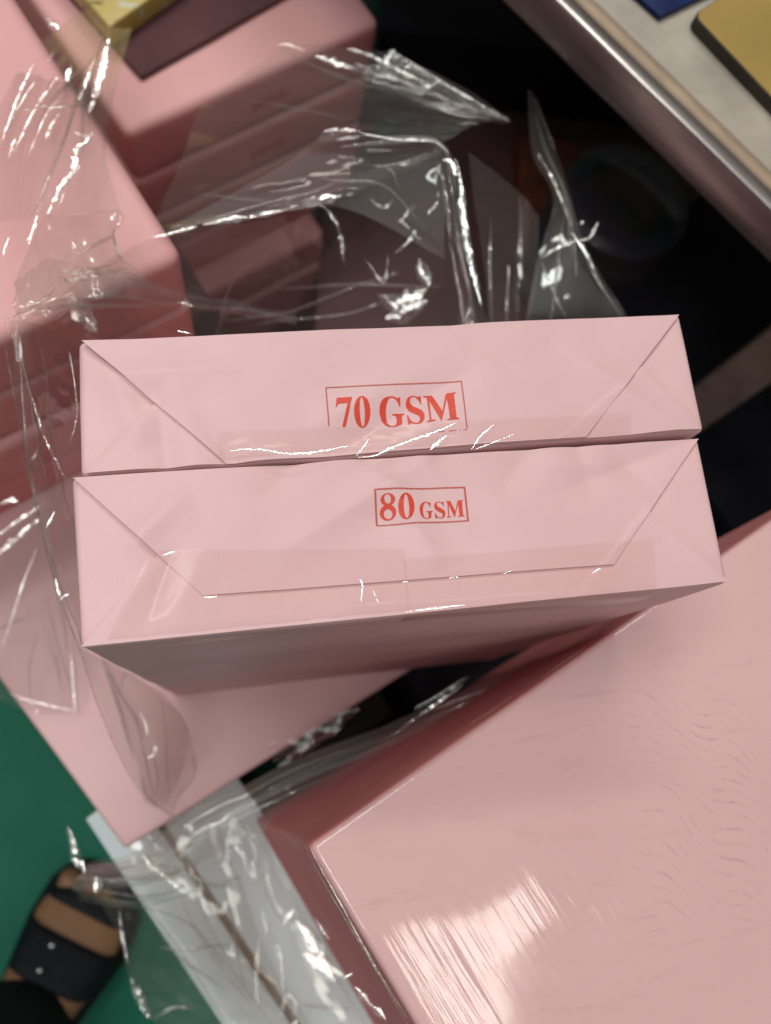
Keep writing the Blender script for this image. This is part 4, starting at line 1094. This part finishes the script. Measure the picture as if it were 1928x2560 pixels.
# ------------------------------------------------------------------ person's sandalled foot, bottom left
M['skin'] = plain('skin', (0.23, 0.115, 0.055), (0.29, 0.15, 0.073), scale=30, rough=0.5, bump=0.15, bscale=250)
M['black_rubber'] = plain('black_rubber', (0.006, 0.007, 0.009), (0.010, 0.011, 0.014), scale=60, rough=0.65, bump=0.1, spec=0.2)
M['black_cloth'] = plain('black_cloth', (0.006, 0.006, 0.008), (0.012, 0.012, 0.014), scale=300, rough=0.9, bump=0.4, bscale=700, spec=0.2)
M['rivet'] = plain('pale_metal_rivet', (0.5, 0.5, 0.5), (0.6, 0.6, 0.6), rough=0.25, metal=1.0)
heel = at(-8, 2706, fz); toe = at(272, 2190, fz)
FS = 0.98
fdir = unit((toe - heel)[:2]); fside = np.array([fdir[1], -fdir[0]])      # fside points to the right of the foot in the picture
person = empty('person', (heel[0], heel[1], fz + 0.0005), 'person in black trousers and black strapped sandal, one foot on the green floor', 'person')
FL = float(np.linalg.norm((toe - heel)[:2]))
def fp(a, s, h):
    """foot coordinates: a along (0 heel..1 toe tip), s to the side in m, h above the floor"""
    xy = heel[:2] + fdir * FL * a + fside * s * FS
    return np.array([xy[0], xy[1], fz + 0.022 + h * 1.15])
SEC = [(0.0, 0.0, .020, .0, .040), (0.06, 0.0, .032, .0, .075), (0.18, 0, .034, .0, .090), (0.32, 0, .035, .0, .085), (0.45, .001, .039, .001, .068), (0.58, .002, .043, .001, .054), (0.70, .002, .047, .001, .042), (0.80, .001, .047, .001, .033), (0.88, 0, .042, .001, .026), (0.93, 0, .030, .004, .022)]
def tube(sections, seg=28, cap=True):
    verts, faces = [], []
    for (a, s0, w, h0, h1) in sections:
        for k in range(seg):
            t = 2 * math.pi * k / seg
            x, y = math.cos(t), math.sin(t)
            x = math.copysign(abs(x) ** 0.8, x)
            verts.append(fp(a, s0 + w * x, (h0 + h1) / 2 + (h1 - h0) / 2 * math.copysign(abs(y) ** 0.9, y)))
    m = len(sections)
    for i in range(m - 1):
        for k in range(seg):
            faces.append((i * seg + k, i * seg + (k + 1) % seg, (i + 1) * seg + (k + 1) % seg, (i + 1) * seg + k))
    if cap:
        faces.append(tuple(range(seg))[::-1]); faces.append(tuple((m - 1) * seg + k for k in range(seg)))
    return verts, faces
def interp(sections, n):
    S = np.array(sections); xs = np.linspace(S[0, 0], S[-1, 0], n)
    return [tuple([x] + [float(np.interp(x, S[:, 0], S[:, c])) for c in range(1, 5)]) for x in xs]
V, F = tube(interp(SEC, 40))
def add(v, f):
    o = len(V)
    V.extend(v); F.extend([tuple(i + o for i in q) for q in f])
for s, l, w in ((-.030, 1.00, .0125), (-.008, 1.01, .0085), (.010, .99, .0080), (.025, .965, .0075), (.037, .93, .0072)):
    add(*tube([(0.86, s * .95, w * .8, .002, .004 + 2 * w * .7), (l - .05, s, w, .001, .001 + 2 * w * .95), (l - .025, s, w * .9, .001, 2 * w * .85), (l - .006, s, w * .55, .003, 2 * w * .6)], 14))
def ankle():
    v, f = [], []
    for i, (a, w, l, h) in enumerate(((0.17, .034, .05, .03), (0.17, .032, .047, .09), (0.165, .031, .042, .14), (0.15, .034, .044, .20), (0.12, .042, .050, .28))):
        for k in range(24):
            t = 2 * math.pi * k / 24
            v.append(fp(a + l / FL * math.cos(t), w * math.sin(t), h))
    for i in range(4):
        for k in range(24):
            f.append((i * 24 + k, i * 24 + (k + 1) % 24, (i + 1) * 24 + (k + 1) % 24, (i + 1) * 24 + k))
    f.append(tuple(range(24))[::-1]); f.append(tuple(96 + k for k in range(24)))
    return v, f
add(*ankle())
body = build('body', V, F, M['skin'], person)
rm = body.modifiers.new('join', 'REMESH'); rm.mode = 'VOXEL'; rm.voxel_size = 0.0022; rm.use_smooth_shade = True
sm = body.modifiers.new('soft', 'SMOOTH'); sm.iterations = 6; sm.factor = 0.5
def cuff(rings, seg, name, mat, parent):
    v, f = [], []
    for (a, w, l, h, tilt) in rings:
        for k in range(seg):
            t = 2 * math.pi * k / seg
            v.append(fp(a + l / FL * math.cos(t), w * math.sin(t), h + tilt * math.cos(t) + 0.002 * nz((k * .5, h * 50, 0), 1.0)))
    for i in range(len(rings) - 1):
        for k in range(seg):
            f.append((i * seg + k, i * seg + (k + 1) % seg, (i + 1) * seg + (k + 1) % seg, (i + 1) * seg + k))
    return build(name, v, f, M[mat], parent)
cuff([(0.22, .056, .074, .048, -.012), (0.22, .058, .076, .049, -.012), (0.18, .062, .078, .10, -.01), (0.13, .066, .078, .17, 0), (0.06, .072, .08, .26, 0), (-0.05, .08, .085, .40, 0)], 40, 'trouser_leg', 'black_cloth', person)
sandal = build('sandal', *[x for x in (lambda: None,)] if False else tube([(a, s, w + .0065, -.0215, .0) for a, s, w, h0, h1 in interp([(-.03, 0, .018, 0, 0), (0.03, 0, .034, 0, 0), (.3, 0, .037, 0, 0), (.7, .002, .050, 0, 0), (.9, 0, .046, 0, 0), (.99, -.002, .034, 0, 0), (1.04, -.004, .016, 0, 0)], 30)], 32), M['black_rubber'], person)
def strap(a0, a1, seed):
    v, f = [], []
    na, nk = 8, 30
    for i in range(na):
        a = a0 + (a1 - a0) * i / (na - 1)
        s = interp(SEC, 200)[min(199, int(a / 0.93 * 199))]
        lift = 0.003 + 0.0012 * math.sin(math.pi * i / (na - 1))
        for k in range(nk):
            t = math.pi * k / (nk - 1)
            x, y = math.cos(t), math.sin(t)
            x = math.copysign(abs(x) ** 0.3, x)
            v.append(fp(a, s[1] + (s[2] + lift) * x, -0.004 + (s[4] + lift + 0.004) * abs(y) ** 0.8))
    for i in range(na - 1):
        for k in range(nk - 1):
            f.append((i * nk + k, i * nk + k + 1, (i + 1) * nk + k + 1, (i + 1) * nk + k))
    o = build('strap', v, f, M['black_rubber'], sandal)
    so = o.modifiers.new('thickness', 'SOLIDIFY'); so.thickness = 0.0028; so.offset = 1
    return o
st1 = strap(0.565, 0.755, 1)
st2 = strap(0.86, 0.93, 2)
for a, t in ((0.71, 1.75), (0.615, 1.72)):
    s = interp(SEC, 200)[int(a / 0.93 * 199)]
    c = fp(a, s[1] + (s[2] + .004) * math.copysign(abs(math.cos(t)) ** .8, math.cos(t)), (s[4] + .0075) * math.sin(t) ** .9)
    v, f = [], []
    for i in range(5):
        for k in range(12):
            th = math.pi / 2 * i / 4
            v.append(c + 0.0032 * np.array([math.cos(th) * math.cos(k * math.pi / 6), math.cos(th) * math.sin(k * math.pi / 6), 0.7 * math.sin(th)]))
    for i in range(4):
        for k in range(12):
            f.append((i * 12 + k, i * 12 + (k + 1) % 12, (i + 1) * 12 + (k + 1) % 12, (i + 1) * 12 + k))
    build('rivet', v, f, M['rivet'], st1 if False else sandal)
